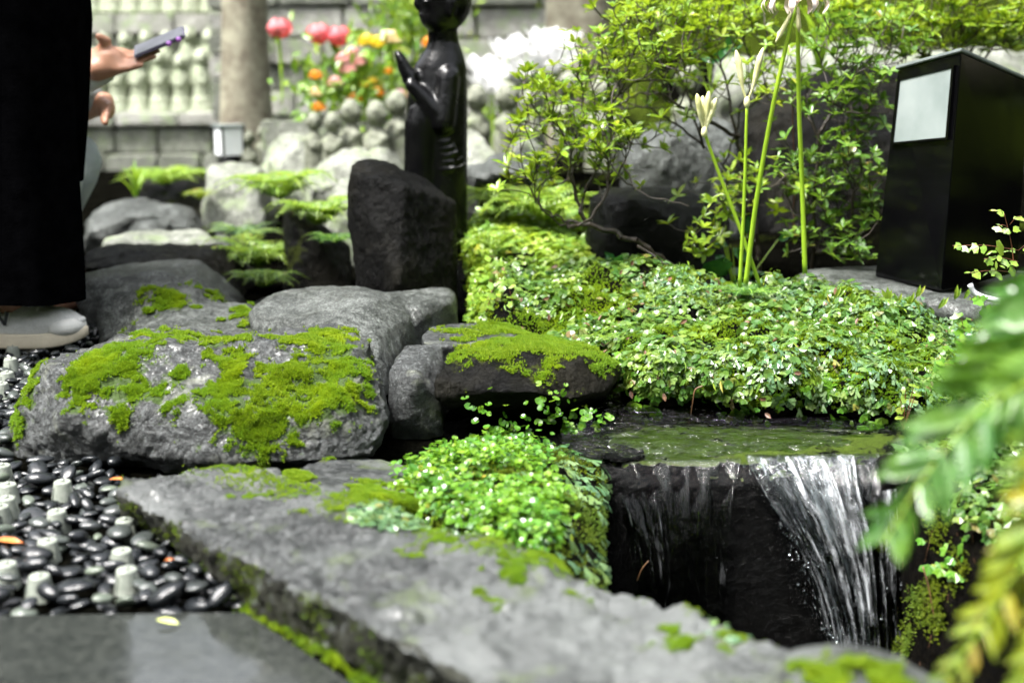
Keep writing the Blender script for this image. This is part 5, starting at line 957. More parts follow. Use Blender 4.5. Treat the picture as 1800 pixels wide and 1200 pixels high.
bodyp = [sec([(0, .0, 0, .075, .065), (.05, 0, 0, .072, .06), (zt * .35, 0, 0, .069, .058), (zt * .6, .001, 0, .069, .058), (zt * .78, .006, 0, .065, .055), (zt * .9, .013, 0, .056, .045), (zt * .955, .02, 0, .040, .034), (zt * .985, .02, 0, .033, .030), (zt + .03, .018, -.002, .031, .030)])]
bodyp += [capsule((.03, -.035, zt * .86), (.02, -.05, zt * .70), .026, .028), capsule((.02, -.05, zt * .71), (-.045, -.055, zt * .83), .024, .015), capsule((.02, .03, zt * .86), (-.02, .02, zt * .72), .024, .024), capsule((-.02, .02, zt * .72), (-.045, -.02, zt * .83), .02, .014),
          ellipsoid((-.056, -.038, zt * .875), (.015, .022, .034), rot=Matrix.Rotation(-.5, 3, 'Y')), ellipsoid((-.062, -.038, zt * .905), (.012, .020, .034), rot=Matrix.Rotation(-.5, 3, 'Y')), ellipsoid((-.05, -.038, zt * .86), (.018, .022, .022))]
for sy in (-.052, .0): bodyp.append(sec([(.10, -.03, sy, .03, .016), (zt * .5, -.034, sy, .031, .018), (zt * .7, -.03, sy, .032, .02), (zt * .76, -.02, sy, .03, .014)]))
hc = np.array([.022, -.004, zt + .080])
bodyp += [ellipsoid(hc, (.060, .058, .070), 20, 14), ellipsoid(hc + [-.012, -.012, -.036], (.040, .038, .034), 16, 10), ellipsoid(hc + [-.052, -.022, -.010], (.012, .008, .016)), ellipsoid(hc + [-.045, -.024, -.035], (.009, .012, .005)),
          ellipsoid(hc + [.018, -.052, -.014], (.013, .008, .026)), ellipsoid(hc + [.018, .052, -.014], (.013, .008, .026)), ellipsoid(hc + [-.042, -.030, .010], (.018, .018, .006)), ellipsoid(hc + [-.035, -.046, -.008], (.008, .008, .004))]
for k in range(5): r_ = .022 + .012 * k; bodyp.append(tube([(.018 + r_ * .8 * math.cos(a), -.052 - .004 * math.sin(a), zt * .62 - .010 * k - r_ * .35 * math.sin(a) + .012) for a in np.linspace(.2, 2.9, 9)], .0035, 6))
sm = fuse(bodyp, .004, 2); st = empty('monk_statue', o0); tag(st, 'tall black stone statue of a robed monk with joined hands', 'statue'); link('figure', sm, M['bronze'], st)
link('plinth', mesh_np('plinth', *cat(box_vf(-.09, .09, -.08, .08, -.02, .03)), smooth=False), M['wet'], st)

# ------------------------------------------------------------------ small stone figures
def figure_parts(seed, lean=0):
    rng = np.random.default_rng(seed); b = [sec([(0, 0, 0, .045, .035), (.03, 0, 0, .043, .034), (.10, 0, 0, .038, .03), (.135, 0, 0, .030, .024), (.15, 0, 0, .016, .016), (.165, 0, 0, .014, .014)]), capsule((-.03, -.006, .125), (-.008, -.03, .095), .013, .011), capsule((.03, -.006, .125), (.008, -.03, .095), .013, .011), ellipsoid((0, -.032, .105), (.010, .008, .018))]
    h = [ellipsoid((0, 0, .190), (.029, .029, .036), 16, 12), ellipsoid((0, .002, .172), (.024, .022, .020), 14, 10), ellipsoid((0, -.030, .186), (.005, .007, .010)), ellipsoid((0, -.028, .173), (.009, .006, .003)), ellipsoid((-.031, 0, .186), (.005, .008, .012)), ellipsoid((.031, 0, .186), (.005, .008, .012)), ellipsoid((0, -.022, .200), (.022, .01, .004))]
    return fuse(b, .005, 2, .0015, seed), fuse(h, .0045, 2, .001, seed + 1)
FB_, FH_ = figure_parts(5)
PB_ = fuse([sec([(0, 0, 0, .046, .04), (.02, 0, 0, .047, .04), (.024, 0, 0, .040, .036), (.045, 0, 0, .041, .036), (.05, 0, 0, .034, .03), (.09, 0, 0, .026, .024), (.125, 0, 0, .033, .026), (.15, 0, 0, .026, .022), (.163, 0, 0, .012, .012), (.175, 0, 0, .012, .012)]), capsule((-.025, -.004, .135), (-.004, -.026, .105), .011, .010), capsule((.025, -.004, .135), (.004, -.026, .105), .011, .010), box_vf(-.030, .030, .018, .030, .06, .215)], .005, 2, .002, 9)
PH_ = fuse([ellipsoid((0, 0, .192), (.025, .024, .029), 16, 12), ellipsoid((0, -.024, .188), (.004, .005, .007)), ellipsoid((0, 0, .222), (.010, .010, .010))], .0045, 1, .001, 3)
def figure(label, loc, sc, rz, mat, group, first=[None, None]):
    k = 0 if mat == 'figure' else 1
    if first[k] is None:
        e = empty('stone_figure', loc, rz); me1, me2 = (FB_, FH_) if k == 0 else (PB_, PH_); b = link('body', me1, M[mat], e); h = link('head', me2, M[mat], e); first[k] = e
    else: e = dup(first[k], loc, rz)
    e.scale = (sc,) * 3; tag(e, label, 'statue', group); return e
jz = 'small weathered stone figures in a row below the flowers'
for (hx, hy, D_, sc, rz, lab) in [(552, 214, 4.6, .85, .2, 'leftmost small stone figure below the flowers'), (585, 215, 4.45, .9, -.3, 'small stone figure second from left, squat head, below the flowers'), (617, 196, 4.5, 1.1, -.8, 'small stone figure turned right, third from the left below the flowers'), (662, 200, 4.45, 1.15, -.6, 'small stone figure leaning to its neighbour left of the tall statue'), (698, 182, 4.5, 1.15, -.9, 'small stone figure nearest the left side of the tall statue'),
       (436, 243, 5.0, .8, .1, 'small stone figure just right of the white lantern'), (465, 232, 5.1, .8, .3, 'small stone figure beside the tree trunk foot'), (838, 172, 4.4, 1.15, .9, 'small stone figure nearest the right side of the tall statue'), (893, 170, 4.3, 1.2, .5, 'small stone figure under the white lilies'), (935, 178, 4.4, 1.1, .2, 'small stone figure half hidden by the azalea edge'), (1000, 150, 4.5, 1.2, .1, 'small stone figure behind the left azalea twigs'), (1060, 160, 4.4, 1.3, -.2, 'large headed stone figure behind the azalea'), (1210, 140, 4.1, 1.3, .3, 'stone figure seen between azalea branches')]:
    h = W(hx, hy, D_); figure(lab, (h[0], h[1], h[2] - .190 * sc), sc, rz, 'figure', jz)

# ------------------------------------------------------------------ terraced wall with figures at the back
def block_row(parent, x0, x1, y, z0, z1, depth, wmin, wmax, rng, mat='wallstone', nm='stone_block'):
    x = x0
    while x < x1:
        w_ = min(rng.uniform(wmin, wmax), x1 - x); 
        if w_ < .03: break
        g = .004; v, f = box_vf(x + g, x + w_ - g, y - rng.uniform(0, .015), y + depth, z0 + g * .6, z1 - g * .6)
        me = remesh(mesh_np(nm, v, f), .03) if False else None
        bm = bmesh.new(); vs_ = [bm.verts.new(tuple(q + rng.normal(size=3) * .003)) for q in v]
        for (a, b, c_, d) in [(0, 1, 3, 2), (4, 6, 7, 5), (0, 4, 5, 1), (2, 3, 7, 6), (0, 2, 6, 4), (1, 5, 7, 3)]: bm.faces.new((vs_[a], vs_[b], vs_[c_], vs_[d]))
        bmesh.ops.recalc_face_normals(bm, faces=bm.faces); bmesh.ops.bevel(bm, geom=list(bm.edges), offset=.010, segments=2, affect='EDGES', clamp_overlap=True)
        me = bpy.data.meshes.new(nm); bm.to_mesh(me); bm.free(); link(nm, me, M[mat], parent); x += w_
rg = np.random.default_rng(11)
def Z(py, D): return W(400, py, D)[2]
wall = empty('terraced_wall', (-1.2, 7.0, Z(335, 7.0))); wo = np.array(wall.location); tag(wall, 'mossy stepped stone wall at the back left carrying rows of small figures', 'wall')
xa, xb = W(-60, 200, 7)[0] - wo[0], W(372, 200, 7)[0] - wo[0]
def row(x0, x1, Y0, pa, pb, dep, mat='wallstone', wm=(.18, .32)): block_row(wall, x0, x1, Y0 - wo[1], Z(pa, Y0) - wo[2], Z(pb, Y0) - wo[2], dep, wm[0], wm[1], rg, mat)
row(xa, xb + .35, 6.9, 340, 272, .5, 'pale', (.2, .4)); row(xa, xb + .4, 7.0, 270, 224, .5, 'pale', (.16, .3)); row(xa, xb + .3, 6.97, 223, 199, .6, 'wallstone', (.28, .42))
row(xa, xb, 7.45, 197, 140, .3, 'pale', (.2, .3)); row(xa, xb, 7.45, 138, 92, .5, 'pale', (.15, .3)); row(xa, xb, 7.5, 92, 62, .4, 'wallstone', (.2, .3)); row(xa, xb + .05, 7.47, 61, 24, .6, 'wallstone', (.2, .45)); row(xa, xb, 7.9, 22, -60, .4, 'pale', (.2, .4)); row(xa, xb, 8.0, -62, -140, .4, 'pale', (.2, .4))
wall2 = empty('masonry_wall', (-.6, 7.2, Z(300, 7.2))); wo2 = np.array(wall2.location); tag(wall2, 'wall of large grey stone blocks behind the flowers and the tree trunk', 'wall')
xc, xd = W(374, 200, 7.2)[0] - wo2[0], W(1000, 200, 7.2)[0] - wo2[0]
ys = [300, 250, 205, 160, 115, 68, 12, -40, -110]
for i in range(len(ys) - 1): block_row(wall2, xc, xd, 0 + .02 * (i % 2), Z(ys[i], 7.2) - wo2[2], Z(ys[i + 1], 7.2) - wo2[2], .4, .2, .42, rg, 'wallstone' if i % 3 else 'pale')
wall3 = empty('stepped_pillar', (0, 0, 0)); p0 = W(392, 215, 6.7); wall3.location = tuple(p0); tag(wall3, 'stack of squared stones forming the pillar between the figures and the tree trunk', 'wall')
for k, (a, b) in enumerate([(212, 140), (139, 100), (99, 60), (59, 20), (19, -30)]):
    z0_, z1_ = W(392, a, 6.7)[2] - p0[2], W(392, b, 6.7)[2] - p0[2]; block_row(wall3, -.055, .05, 0, z0_, z1_, .12, .3, .4, rg, 'wallstone' if k % 2 else 'pale')
jw = 'rows of pale mossy figures standing on the terraced wall'
rowsf = [(7.2, 197, 175 - 3, 375, 37, 1.35, 'front row'), (7.42, 150, 185, 375, 37, 1.25, 'second row'), (7.7, 24, 160, 385, 35.5, 1.45, 'upper row')]
for (D_, by, x0, x1, st_, sc, lab) in rowsf:
    x = x0; k = 0
    while x < x1:
        p = W(x, by, D_); figure('pale mossy figure, %s from the left in the %s on the terraced wall' % ('first second third fourth fifth sixth seventh eighth'.split()[k], lab), p, sc * RNG.uniform(.93, 1.05), RNG.normal() * .15, 'figpale', jw); x += st_; k += 1

# ------------------------------------------------------------------ trees
def tree(label, base, r0, h, seed, crown=None, name='tree', mat='trunk', lean=(0, 0)):
    rng = np.random.default_rng(seed); e = empty(name, base); tag(e, label, 'tree'); t = np.linspace(0, 1, 26); P = np.stack([lean[0] * t + .04 * np.sin(t * 5 + seed), lean[1] * t, h * t - .1], 1)
    v, f = tube(P, r0 * (1.35 - .9 * t ** .7) + r0 * .5 * np.exp(-t * 22), 22); v = v + norm(v * [1, 1, 0]) * (fbm(v * [14, 14, 3.5], seed, 4) * r0 * .28)[:, None]; link('trunk', mesh_np('trunk', v, f), M[mat], e)
    tips = []; segA, segB, ra, rb = [], [], [], []
    for k in range(9):
        i = rng.integers(13, 25); a = rng.uniform(0, 6.28); L = h * rng.uniform(.2, .4); q = P[i]
        for s_ in range(5):
            q2 = q + np.array([math.cos(a), math.sin(a), .55]) * L / 5 + rng.normal(size=3) * L * .04; segA.append(q); segB.append(q2); ra.append(r0 * .3 * (1 - s_ / 6)); rb.append(r0 * .3 * (1 - (s_ + 1) / 6)); q = q2; tips.append(q)
    link('limbs', mesh_np('limbs', *segs(segA, segB, ra, rb, 6)), M[mat], e)
    if crown:
        tips = np.array(tips); n = crown; i = rng.integers(0, len(tips), n); p = tips[i] + rng.normal(size=(n, 3)) * h * .09; vv, ff = place(OVAL, p, frames_x(rng.normal(size=(n, 3)), rng.normal(size=(n, 3)) * .5 + [0, 0, 1]), rng.uniform(.06, .13, n)); q = link('crown', mesh_np('crown', vv, ff), M['hill'], e)
    return e
b_ = W(448, 225, 5.6); tree('lichen covered tree trunk rising left of the flowers', (b_[0], b_[1], .0), .075, 6.5, 5, 1500)
tree('broad pale trunk blurred at the top right of the white lilies', (W(1010, 60, 6.4)[0], 6.4, .0), .13, 6.5, 8, 1500)
tree('thin dark trunk at the far back beside the white lilies', (W(870, 10, 7.6)[0], 7.6, .0), .06, 6.5, 9, 1500)
for k, (x, y, h, lab) in enumerate([(-.6, 12.5, 6, 'tree beyond the terraced wall'), (2.2, 11.5, 6.5, 'tree beyond the lilies'), (3.4, 8.4, 6, 'tree on the right slope at the back'), (-9.5, 1.0, 6, 'tree on the left slope'), (5.2, 4.0, 6, 'tree on the right slope'), (-3.5, -4.5, 6.5, 'tree behind the visitor side'), (2.6, -4.2, 6.5, 'tree behind the path'), (0, -5.6, 7, 'tall tree behind the path')]):
    tree(lab, (x, y, float(terrain(np.array([x]), np.array([y]))[0]) - .05), .16, h, 20 + k, 9000)

# hillside foliage all round the garden hollow
n = 60000; x = RNG.uniform(-11, 11, n); y = RNG.uniform(-9, 17, n); z = terrain(x, y); ok = z > .35; x, y, z = x[ok], y[ok], z[ok]; cl = fbm(np.stack([x, y, 0 * x], 1) * .9, 4, 3); h = RNG.random(len(x)) ** .7 * (.9 + .9 * np.clip(cl, -.5, 1))
p = np.stack([x, y, z + h], 1); vv, ff = place(OVAL, p, frames_x(RNG.normal(size=p.shape), RNG.normal(size=p.shape) * .5 + [0, -.3, 1]), RNG.uniform(.07, .17, len(p)))
tag(link('hillside_shrubs', mesh_np('hillside_shrubs', vv, ff), M['hill']), 'dark green undergrowth covering the slopes round the garden', 'undergrowth', kind='stuff')

# ------------------------------------------------------------------ flowers
def petal_vf(L, wd, cup, n=5):
    v = []; f = []
    for i in range(n):
        t = i / (n - 1); w_ = wd * math.sin(math.pi * min(.97, .12 + t * .88)) ** .8; r_ = cup * math.sin(t * math.pi * .85); v += [(r_, w_, t * L), (r_ + w_ * .35, 0, t * L), (r_, -w_, t * L)]
        if i: a = 3 * (i - 1); f += [(a, a + 3, a + 4), (a, a + 4, a + 1), (a + 1, a + 4, a + 5), (a + 1, a + 5, a + 2)]
    return np.array(v), np.array(f)
PETAL = {}
def bloom(kind, col, head, base, size, label, cat_, group, leaves=2):
    e = empty({'tulip': 'tulip', 'mum': 'chrysanthemum', 'lily': 'lily', 'daisy': 'small_flower'}[kind], base); tag(e, label, cat_, group); base = np.array(base, float); h = np.array(head, float) - base
    P = smooth_path([(0, 0, 0), h * .5 + [RNG.normal() * .008, 0, 0], h], 5); link('stem', mesh_np('stem', *tube(P, .0032, 6)), M['stem'], e)
    spec = dict(tulip=[(6, .12, .40, 1.0)], mum=[(14, .25, .42, .65), (12, .75, .40, .7), (8, 1.15, .36, .7)], lily=[(6, .8, .40, 1.35)], daisy=[(10, .9, .3, .7)])[kind]
    key = (kind, col)
    for (n_, open_, wd, L) in spec:
        kk = (key, wd, L)
        if kk not in PETAL: me = mesh_np('petal', *petal_vf(L, wd, .42 if kind == 'tulip' else .12)); me.materials.append(M['p_' + col]); PETAL[kk] = me
        for k in range(n_):
            a = 2 * math.pi * k / n_ + RNG.normal() * .08; o = link('petal', PETAL[kk], None, e); o.matrix_basis = Matrix.Translation(tuple(h)) @ Matrix.Rotation(a, 4, 'Z') @ Matrix.Rotation(open_ + RNG.normal() * .08, 4, 'Y') @ Matrix.Scale(size, 4)
    for k in range(leaves):
        t = RNG.uniform(.2, .7); o = link('leaf', leaf_variant('grass', T_oval(.42, .3), 0), None, e); Fm = frames_x(norm(np.array([[RNG.normal(), RNG.normal() * .6 - .2, .5]])), np.array([[0, -.3, 1.0]]))[0]; Mx = np.eye(4); Mx[:3, :3] = Fm * size * RNG.uniform(1.1, 2.0); Mx[:3, 3] = h * t; o.matrix_basis = Matrix(Mx)
    return e
def flower(kind, col, px, py, D_, size, lab, gp, dx=0, leaves=2): 
    p = W(px, py, D_); bloom(kind, col, p, (p[0] + dx, p[1], max(.1, p[2] - .22)), size, lab, 'flower', gp, leaves)
gf = 'cut flowers behind the small figures'
for (x, y, l) in [(492, 68, 'leftmost pink rose bud standing highest'), (562, 78, 'middle pink rose bud'), (597, 82, 'right pink rose bud touching its neighbour')]: flower('tulip', 'pink', x, y, 4.9, .07, l, gf)
for (x, y, c_, s_, l) in [(645, 78, 'yellow', .040, 'yellow chrysanthemum at the left of the yellow bunch'), (665, 82, 'yellow', .042, 'lower yellow chrysanthemum of the bunch'), (688, 74, 'cream', .046, 'cream chrysanthemum beside the yellow ones'), (605, 108, 'rose', .036, 'upper pale pink chrysanthemum'), (632, 112, 'rose', .036, 'right pale pink chrysanthemum'), (612, 125, 'rose', .038, 'middle pale pink chrysanthemum'), (590, 150, 'rose', .036, 'lower left pale pink chrysanthemum'), (555, 137, 'orange', .030, 'small orange flower left of the pale pink ones'), (557, 166, 'cream', .030, 'small cream flower low on the left'), (561, 192, 'orange', .032, 'small orange flower touching the figure heads'), (624, 178, 'orange', .032, 'orange flower between two figure heads'), (664, 166, 'orange', .032, 'orange flower left of the tall statue'), (640, 152, 'orange', .024, 'tiny orange flower in the middle of the bunch'), (684, 128, 'orange', .022, 'tiny orange flower beside the statue hands'), (703, 172, 'rose', .034, 'pale pink flower touching the statue'), (755, 80, 'orange', .034, 'orange flower behind the statue neck'), (620, 95, 'rose', .03, 'small pink flower under the rose buds'), (655, 145, 'yellow', .024, 'tiny yellow flower in the bunch')]:
    flower('mum', c_, x, y, 4.85, s_ * 1.35, l, gf)
n = 420; p = np.array([W(RNG.normal(625, 55), RNG.normal(150, 38), RNG.uniform(4.8, 5.1)) for _ in range(n)]); vv, ff = place(T_oval(.4, .2), p, frames_x(RNG.normal(size=p.shape) + [0, 0, .8], RNG.normal(size=p.shape) * .5 + [0, -1, .6]), RNG.uniform(.03, .065, n)); vv, c = recentre(vv); tag(link('flower_foliage', mesh_np('flower_foliage', vv, ff), M['grass'], None, c), 'bright mixed foliage between the pink, yellow and orange flowers', 'foliage', kind='stuff')
n = 700; p = np.array([W(RNG.normal(725, 40), RNG.normal(50, 42), RNG.uniform(5.1, 5.3)) for _ in range(n)]); vv, ff = place(T_oval(.3, .2), p, frames_x(RNG.normal(size=p.shape) * .5 + [0, 0, .8], RNG.normal(size=p.shape)), RNG.uniform(.03, .055, n)); vv, c = recentre(vv); tag(link('yellow_spray', mesh_np('yellow_spray', vv, ff), M['fern'], None, c), 'yellow green leaf spray behind the statue head', 'foliage', kind='stuff')
vase = empty('flower_box', W(620, 260, 4.9) * [1, 1, 0]); tag(vase, 'long pale stone trough holding the cut flowers behind the figures', 'trough'); zz = W(620, 212, 4.9)[2]
link('trough', mesh_np('trough', *cat(box_vf(-.3, .28, -.06, -.04, 0, zz), box_vf(-.3, .28, .04, .06, 0, zz), box_vf(-.3, -.28, -.04, .04, 0, zz), box_vf(.26, .28, -.04, .04, 0, zz), box_vf(-.28, .26, -.04, .04, 0, zz - .01)), smooth=False), M['pale'], vase)
gl = 'white lilies right of the statue'
rr_ = np.random.default_rng(3)
for k in range(32):
    x = rr_.uniform(830, 996); y = (122 - (x - 830) * .28) + rr_.uniform(-10, 62); flower('lily', 'white', x, y, 4.9 + rr_.uniform(-.15, .15), .066, 'white lily blossom among the white lilies right of the statue', gl, leaves=2)

# ------------------------------------------------------------------ people
# 1: standing visitor, black wide trousers
b1 = W(26, 606, 2.62) * [1, 1, 0] + [0, 0, .02]; pe = empty('person', b1); tag(pe, 'person in wide black trousers and grey sneakers standing at the left edge', 'person')
H = 1.62
def leg(sx, sy): return [capsule((sx, sy, .08), (sx, sy, .46), .04, .055), capsule((sx, sy, .46), (sx * .7, sy, .86), .056, .085)]
bodyp = leg(.0, 0) + leg(-.16, .12) + [ellipsoid((-.08, .06, .93), (.13, .15, .13)), capsule((-.08, .06, .95), (-.08, .06, 1.28), .115, .12), ellipsoid((-.08, .06, 1.32), (.10, .19, .09)), capsule((-.08, .06, 1.36), (-.07, .06, 1.46), .045, .042), ellipsoid((-.055, .06, 1.53), (.092, .072, .108), 18, 14), ellipsoid((.04, .06, 1.515), (.016, .011, .018)), ellipsoid((.022, .06, 1.478), (.014, .022, .007)), ellipsoid((-.06, -.012, 1.515), (.016, .008, .028)), ellipsoid((-.06, .132, 1.515), (.016, .008, .028))]
for s_ in (-1, 1):
    yy = .06 + s_ * .2; bodyp += [capsule((-.08, yy, 1.34), (-.09, yy + s_ * .03, 1.08), .045, .036), capsule((-.09, yy + s_ * .03, 1.08), (-.03, yy + s_ * .02, .86), .034, .024), ellipsoid((-.02, yy + s_ * .02, .81), (.026, .014, .042))]
    for k in range(4): bodyp.append(capsule((-.040 + k * .017, yy + s_ * .02, .78), (-.030 + k * .015, yy + s_ * .015, .715 + abs(k - 1.5) * .006), .0085, .007))
    bodyp.append(capsule((.0, yy + s_ * .015, .81), (.022, yy + s_ * .012, .765), .010, .008))
link('body', fuse(bodyp, .009, 2), M['skin'], pe)
def trouser(sx, sy, w_, seed):
    n = 48; zs = np.linspace(.0, 1, 40); v = []
    for t in zs:
        z = .086 + t * .86 + (.012 * math.sin(2.0) if t == 0 else 0); rx = w_ * (1.0 + .02 * t) + .012 * t; ry = w_ * .8 + .02 * t; cx = sx + .012 * t
        for j in range(n): a = 2 * math.pi * j / n; k = 1 + .05 * math.sin(a * 7 + seed + 2 * t) * (1 - t * .6) + .03 * math.sin(a * 3 + 5 * t + seed); v.append((cx + rx * k * math.cos(a), sy + ry * k * math.sin(a), z - .012 * math.cos(a) * (1 - t)))
    f = [(i * n + j, i * n + (j + 1) % n, (i + 1) * n + (j + 1) % n, (i + 1) * n + j) for i in range(39) for j in range(n)]; f = np.array(f); return np.array(v), np.concatenate([f[:, [0, 1, 2]], f[:, [0, 2, 3]]])
link('trousers', mesh_np('trousers', *cat(trouser(-.012, 0, .138, 1), trouser(-.16, .13, .105, 2), sec([(.85, -.08, .06, .15, .17), (.95, -.08, .06, .165, .18), (1.05, -.08, .06, .14, .16)]))), M['blackcloth'], pe)
link('jacket', mesh_np('jacket', *cat(sec([(.30, -.015, .06, .138, .17), (.42, -.012, .06, .152, .18), (.6, -.008, .06, .166, .19), (.98, -.02, .06, .17, .185), (1.2, -.075, .06, .145, .175), (1.33, -.08, .06, .115, .19), (1.395, -.08, .06, .06, .07)]), capsule((-.08, -.14, 1.33), (-.09, -.17, 1.08), .06, .052), capsule((-.09, -.17, 1.08), (-.04, -.16, .90), .05, .04), capsule((-.08, .26, 1.33), (-.09, .29, 1.08), .06, .052), capsule((-.09, .29, 1.08), (-.04, .28, .90), .05, .04))), M['blackcloth'], pe)
link('hair', mesh_np('hair', *cat(ellipsoid((-.085, .06, 1.55), (.092, .082, .105), 18, 12), ellipsoid((-.13, .06, 1.46), (.04, .07, .10)))), M['hair'], pe)
def shoe(parent, ox, oy, L=.27):
    def prof(z0, z1, k, inset=0, arch=0): 
        n = 40; v = []
        for z, sc_ in ((z0, .96), (z0 + .004, 1.0), (z1 - .003, 1.0), (z1, .97)):
            for j in range(n):
                a = 2 * math.pi * j / n; x = math.cos(a); y_ = math.sin(a); wd = .040 + .011 * x; X_ = L / 2 * x * sc_ - inset * x; v.append((X_, y_ * (wd * sc_ - inset), z + (.016 * max(0, x) ** 4 if z < z0 + .01 else .010 * max(0, x) ** 4) + arch * (1 - abs(x))))
        f = [(i * n + j, i * n + (j + 1) % n, (i + 1) * n + (j + 1) % n, (i + 1) * n + j) for i in range(3) for j in range(n)]; f += [(3 * n + j, 3 * n + (j + 1) % n, 3 * n + (n - j) % n, 3 * n + (n - j) % n) for j in range(0)]
        f = np.array(f); f = np.concatenate([f[:, [0, 1, 2]], f[:, [0, 2, 3]]]); v += [(0, 0, z0), (0, 0, z1)]; m = 4 * n; f = np.concatenate([f, [(m, (j + 1) % n, j) for j in range(n)], [(m + 1, 3 * n + j, 3 * n + (j + 1) % n) for j in range(n)]]); v = np.array(v); v[:, 0] += ox; v[:, 1] += oy; return v, f
    sh = link('shoe', fuse([(lambda vf: (vf[0] * [1, 1, 1] + [0, 0, 0], vf[1]))(prof(.026, .045, 0, .003)), ellipsoid((ox + .055, oy, .045), (.072, .040, .030), 20, 12), ellipsoid((ox + .0, oy, .055), (.075, .037, .036), 20, 12), ellipsoid((ox - .075, oy, .060), (.052, .034, .042), 20, 12), capsule((ox + .045, oy, .070), (ox - .01, oy, .102), .018, .022), capsule((ox - .085, oy, .07), (ox - .055, oy, .10), .030, .034)], .003, 3), M['shoe'], parent)
    so = link('sole', mesh_np('sole', *prof(.0, .028, 0)), M['sole'], sh)
    link('toe_panel', fuse([(lambda q: (q[0], q[1]))(ellipsoid((ox + .09, oy, .038), (.042, .042, .024), 20, 10))], .003, 1), M['shoepanel'], sh)
    link('lace', mesh_np('lace', *cat(*[tube([(ox + .05 - k * .014, oy - .026, .072 + k * .006), (ox + .052 - k * .014, oy, .088 + k * .007), (ox + .05 - k * .014, oy + .026, .072 + k * .006)], .0026, 6) for k in range(5)])), M['shoepanel'], sh)
    # letter N on its white patch, on the side turned to the camera
    x0, y0, zz_ = ox - .012, oy - .0385, .058
    def bar(p, q, t, off): p = np.array(p); q = np.array(q); d = norm((q - p)[None])[0]; n_ = np.array([-d[1], d[0]]) * t; c_ = [p + n_, p - n_, q - n_, q + n_]; return np.array([(x0 + u_, y0 - off, zz_ + w_) for u_, w_ in c_] + [(x0 + u_, y0 + .006, zz_ + w_) for u_, w_ in c_]), np.array([(0, 1, 2), (0, 2, 3), (4, 6, 5), (4, 7, 6)] + [g for i in range(4) for g in ((i, 4 + i, 4 + (i + 1) % 4), (i, 4 + (i + 1) % 4, (i + 1) % 4))])
    nb = [((-.012, -.012), (-.008, .012)), ((-.008, .012), (.006, -.012)), ((.006, -.012), (.012, .012))]
    link('logo_edge', mesh_np('logo_edge', *cat(*[bar(a_, b__, .0052, .0016) for a_, b__ in nb]), smooth=False), M['logow'], sh)
    link('logo_letter', mesh_np('logo_letter', *cat(*[bar(a_, b__, .0028, .0030) for a_, b__ in nb]), smooth=False), M['logo'], sh)
shoe(pe, .005, 0); shoe(pe, -.16, .13)

# 2: crouching visitor behind, holding a phone
D2 = 3.05; hp = W(168, 108, D2); hw = hp
q0 = empty('person', (hp[0] - .25, D2, 0)); tag(q0, 'person crouching behind the dark trousers, holding a phone out in one hand', 'person'); o2 = np.array(q0.location)
def L_(p): return np.array(p) - o2
wr = L_(W(168, 108, D2)); s2_ = D2 / 2500
def K(dx, dy, dyy=0): return wr + np.array([dx * s2_, dyy, -dy * s2_])
hip = np.array([-.20, .02, .22]); knee = L_(W(130, 292, D2 - .05)); ank = np.array([knee[0] - .16, .02, .09]); sh_ = np.array([-.02, .03, .78]); elb = wr + [-.20, 0, -.08]
bp = [ellipsoid(hip, (.14, .16, .12)), capsule(hip + [0, 0, .05], sh_ - [.03, 0, .02], .12, .115), ellipsoid(sh_ - [.02, 0, 0], (.09, .18, .08)), capsule(sh_ + [0, 0, .06], sh_ + [.04, 0, .12], .045, .042), ellipsoid(sh_ + [.085, 0, .20], (.088, .070, .105), 18, 14), ellipsoid(sh_ + [.175, 0, .185], (.014, .011, .018)), ellipsoid(sh_ + [.155, 0, .150], (.014, .02, .006)),
      capsule(hip + [.02, -.08, 0], knee + [-.03, -.06, 0], .08, .055), capsule(knee + [-.03, -.06, -.01], ank + [0, -.06, 0], .052, .038), capsule(hip + [.02, .1, 0], knee + [-.05, .12, 0], .08, .055), capsule(knee + [-.05, .12, -.01], ank + [0, .12, 0], .052, .038), capsule(ank + [-.03, -.06, -.05], ank + [.12, -.06, -.06], .035, .028), capsule(ank + [-.03, .12, -.05], ank + [.12, .12, -.06], .035, .028),
      capsule(sh_ + [0, -.17, 0], elb, .046, .036), capsule(elb, wr, .036, .028), capsule(sh_ + [0, .17, 0], elb + [.02, .2, -.06], .046, .036), capsule(elb + [.02, .2, -.06], K(-4, 72, .06), .034, .024), ellipsoid(K(2, 82, .05), (.020, .028, .026))] + [capsule(K(6, 70 + 9 * k_, .03 - .008 * k_), K(22 - 2 * k_, 74 + 10 * k_, .0 - .008 * k_), .0085, .0075) for k_ in range(4)]
# hand: palm and five fingers
bp += [capsule(K(-6, 2), K(30, -2, -.01), .027, .029), capsule(K(8, -10, .02), K(46, -8, .02), .022, .018), capsule(K(6, 14, -.02), K(44, 8, -.02), .026, .018)]
fing = [((44, -10, .03), (74, -14, .034), (100, -22, .03)), ((46, -4, .008), (80, -8, .008), (108, -18, .006)), ((44, 4, -.014), (76, 0, -.018), (106, -8, -.018)), ((38, 14, -.03), (64, 12, -.036), (86, 6, -.036))]
for a_, b__, c_ in fing: bp += [capsule(K(*a_), K(*b__), .0095, .0085), capsule(K(*b__), K(*c_), .0085, .0068)]
bp += [capsule(K(12, -16, -.01), K(26, -34, -.02), .014, .011), capsule(K(26, -34, -.02), K(14, -42, -.03), .011, .0085)]
link('body', fuse(bp, .0055, 2), M['skin'], q0)
link('hair', mesh_np('hair', *cat(ellipsoid(sh_ + [.045, 0, .22], (.095, .085, .11), 18, 12), ellipsoid(sh_ + [.0, 0, .10], (.05, .08, .13)))), M['hair'], q0)
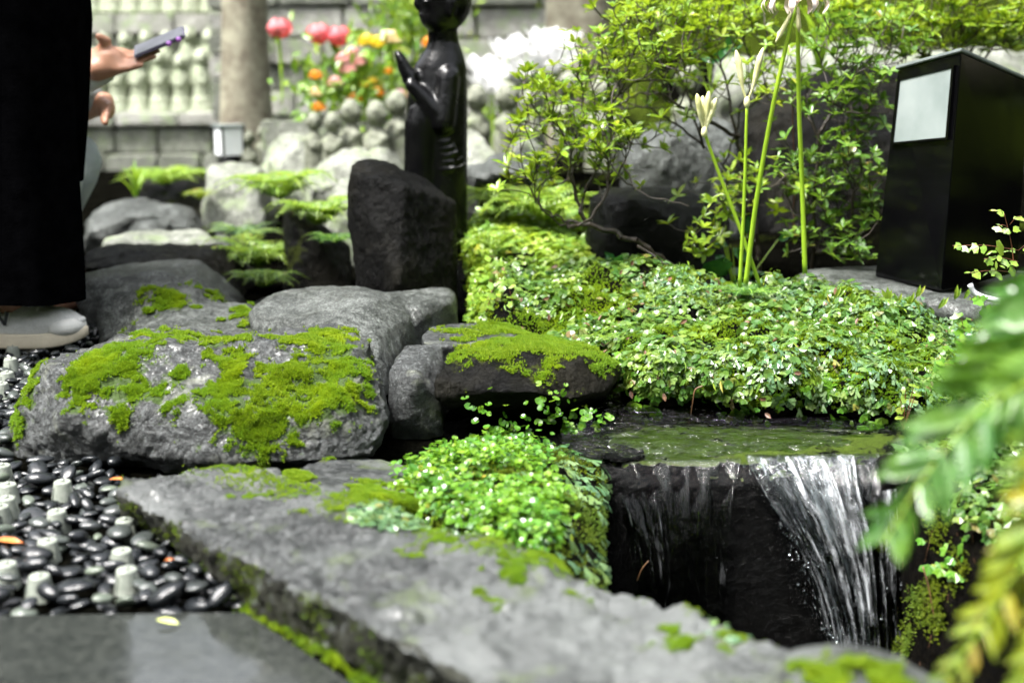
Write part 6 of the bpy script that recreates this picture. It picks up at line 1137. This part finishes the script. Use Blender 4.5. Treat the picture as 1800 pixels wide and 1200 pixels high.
link('trousers', mesh_np('trousers', *cat(capsule(hip + [.02, -.08, 0], knee + [-.03, -.06, 0], .10, .072), capsule(knee + [-.03, -.06, -.01], ank + [0, -.06, .03], .070, .055), capsule(hip + [.02, .1, 0], knee + [-.05, .12, 0], .10, .072), capsule(knee + [-.05, .12, -.01], ank + [0, .12, .03], .070, .055), ellipsoid(hip, (.155, .18, .135)))), M['greycloth'], q0)
link('jacket', mesh_np('jacket', *cat(capsule(hip + [0, 0, .1], sh_ - [.03, 0, .02], .135, .13), ellipsoid(sh_ - [.02, 0, 0], (.10, .20, .09)), capsule(sh_ + [0, -.17, 0], elb + [0, 0, 0], .056, .045), capsule(elb, elb + (wr - elb) * .6, .048, .038), capsule(sh_ + [0, .17, 0], elb + [.02, .2, -.06], .056, .045), capsule(elb + [.02, .2, -.06], K(-34, 62, .07), .044, .034))), M['greycloth'], q0)
link('cuff', mesh_np('cuff', *cat(capsule(K(-14, 34, 0), K(22, 24, -.01), .024, .014), capsule(K(0, 36, 0), K(34, 14, -.012), .014, .007))), M['whitecloth'], q0)
ph = empty('phone', o2 + K(112, -32, 0)); tag(ph, 'dark phone with a violet glint held out in the crouching visitor hand', 'phone'); dirp = norm(np.array([[.86, .1, .36]]))
Fm = frames_x(dirp, np.array([[-.3, -.35, .9]]))[0]; Mx = Matrix(Fm.tolist()).to_4x4(); Mx.translation = Vector(tuple(o2 + K(112, -32, 0))); ph.matrix_world = Mx
bm = bmesh.new(); bmesh.ops.create_cube(bm, size=1); bmesh.ops.scale(bm, vec=(.115, .07, .008), verts=bm.verts); bmesh.ops.bevel(bm, geom=[e for e in bm.edges], offset=.003, segments=3, affect='EDGES'); me = bpy.data.meshes.new('phone_body'); bm.to_mesh(me); bm.free(); link('case', me, M['phone'], ph)
link('screen', mesh_np('screen', *box_vf(-.053, .053, -.032, .032, .0041, .0046), smooth=False), M['phoneedge'], ph)
for k in range(2): link('camera_lens', mesh_np('camera_lens', *capsule((.02 + .022 * k, -.034, .0), (.02 + .022 * k, -.0385, .0), .006, .006, 10)), M['lens'], ph)
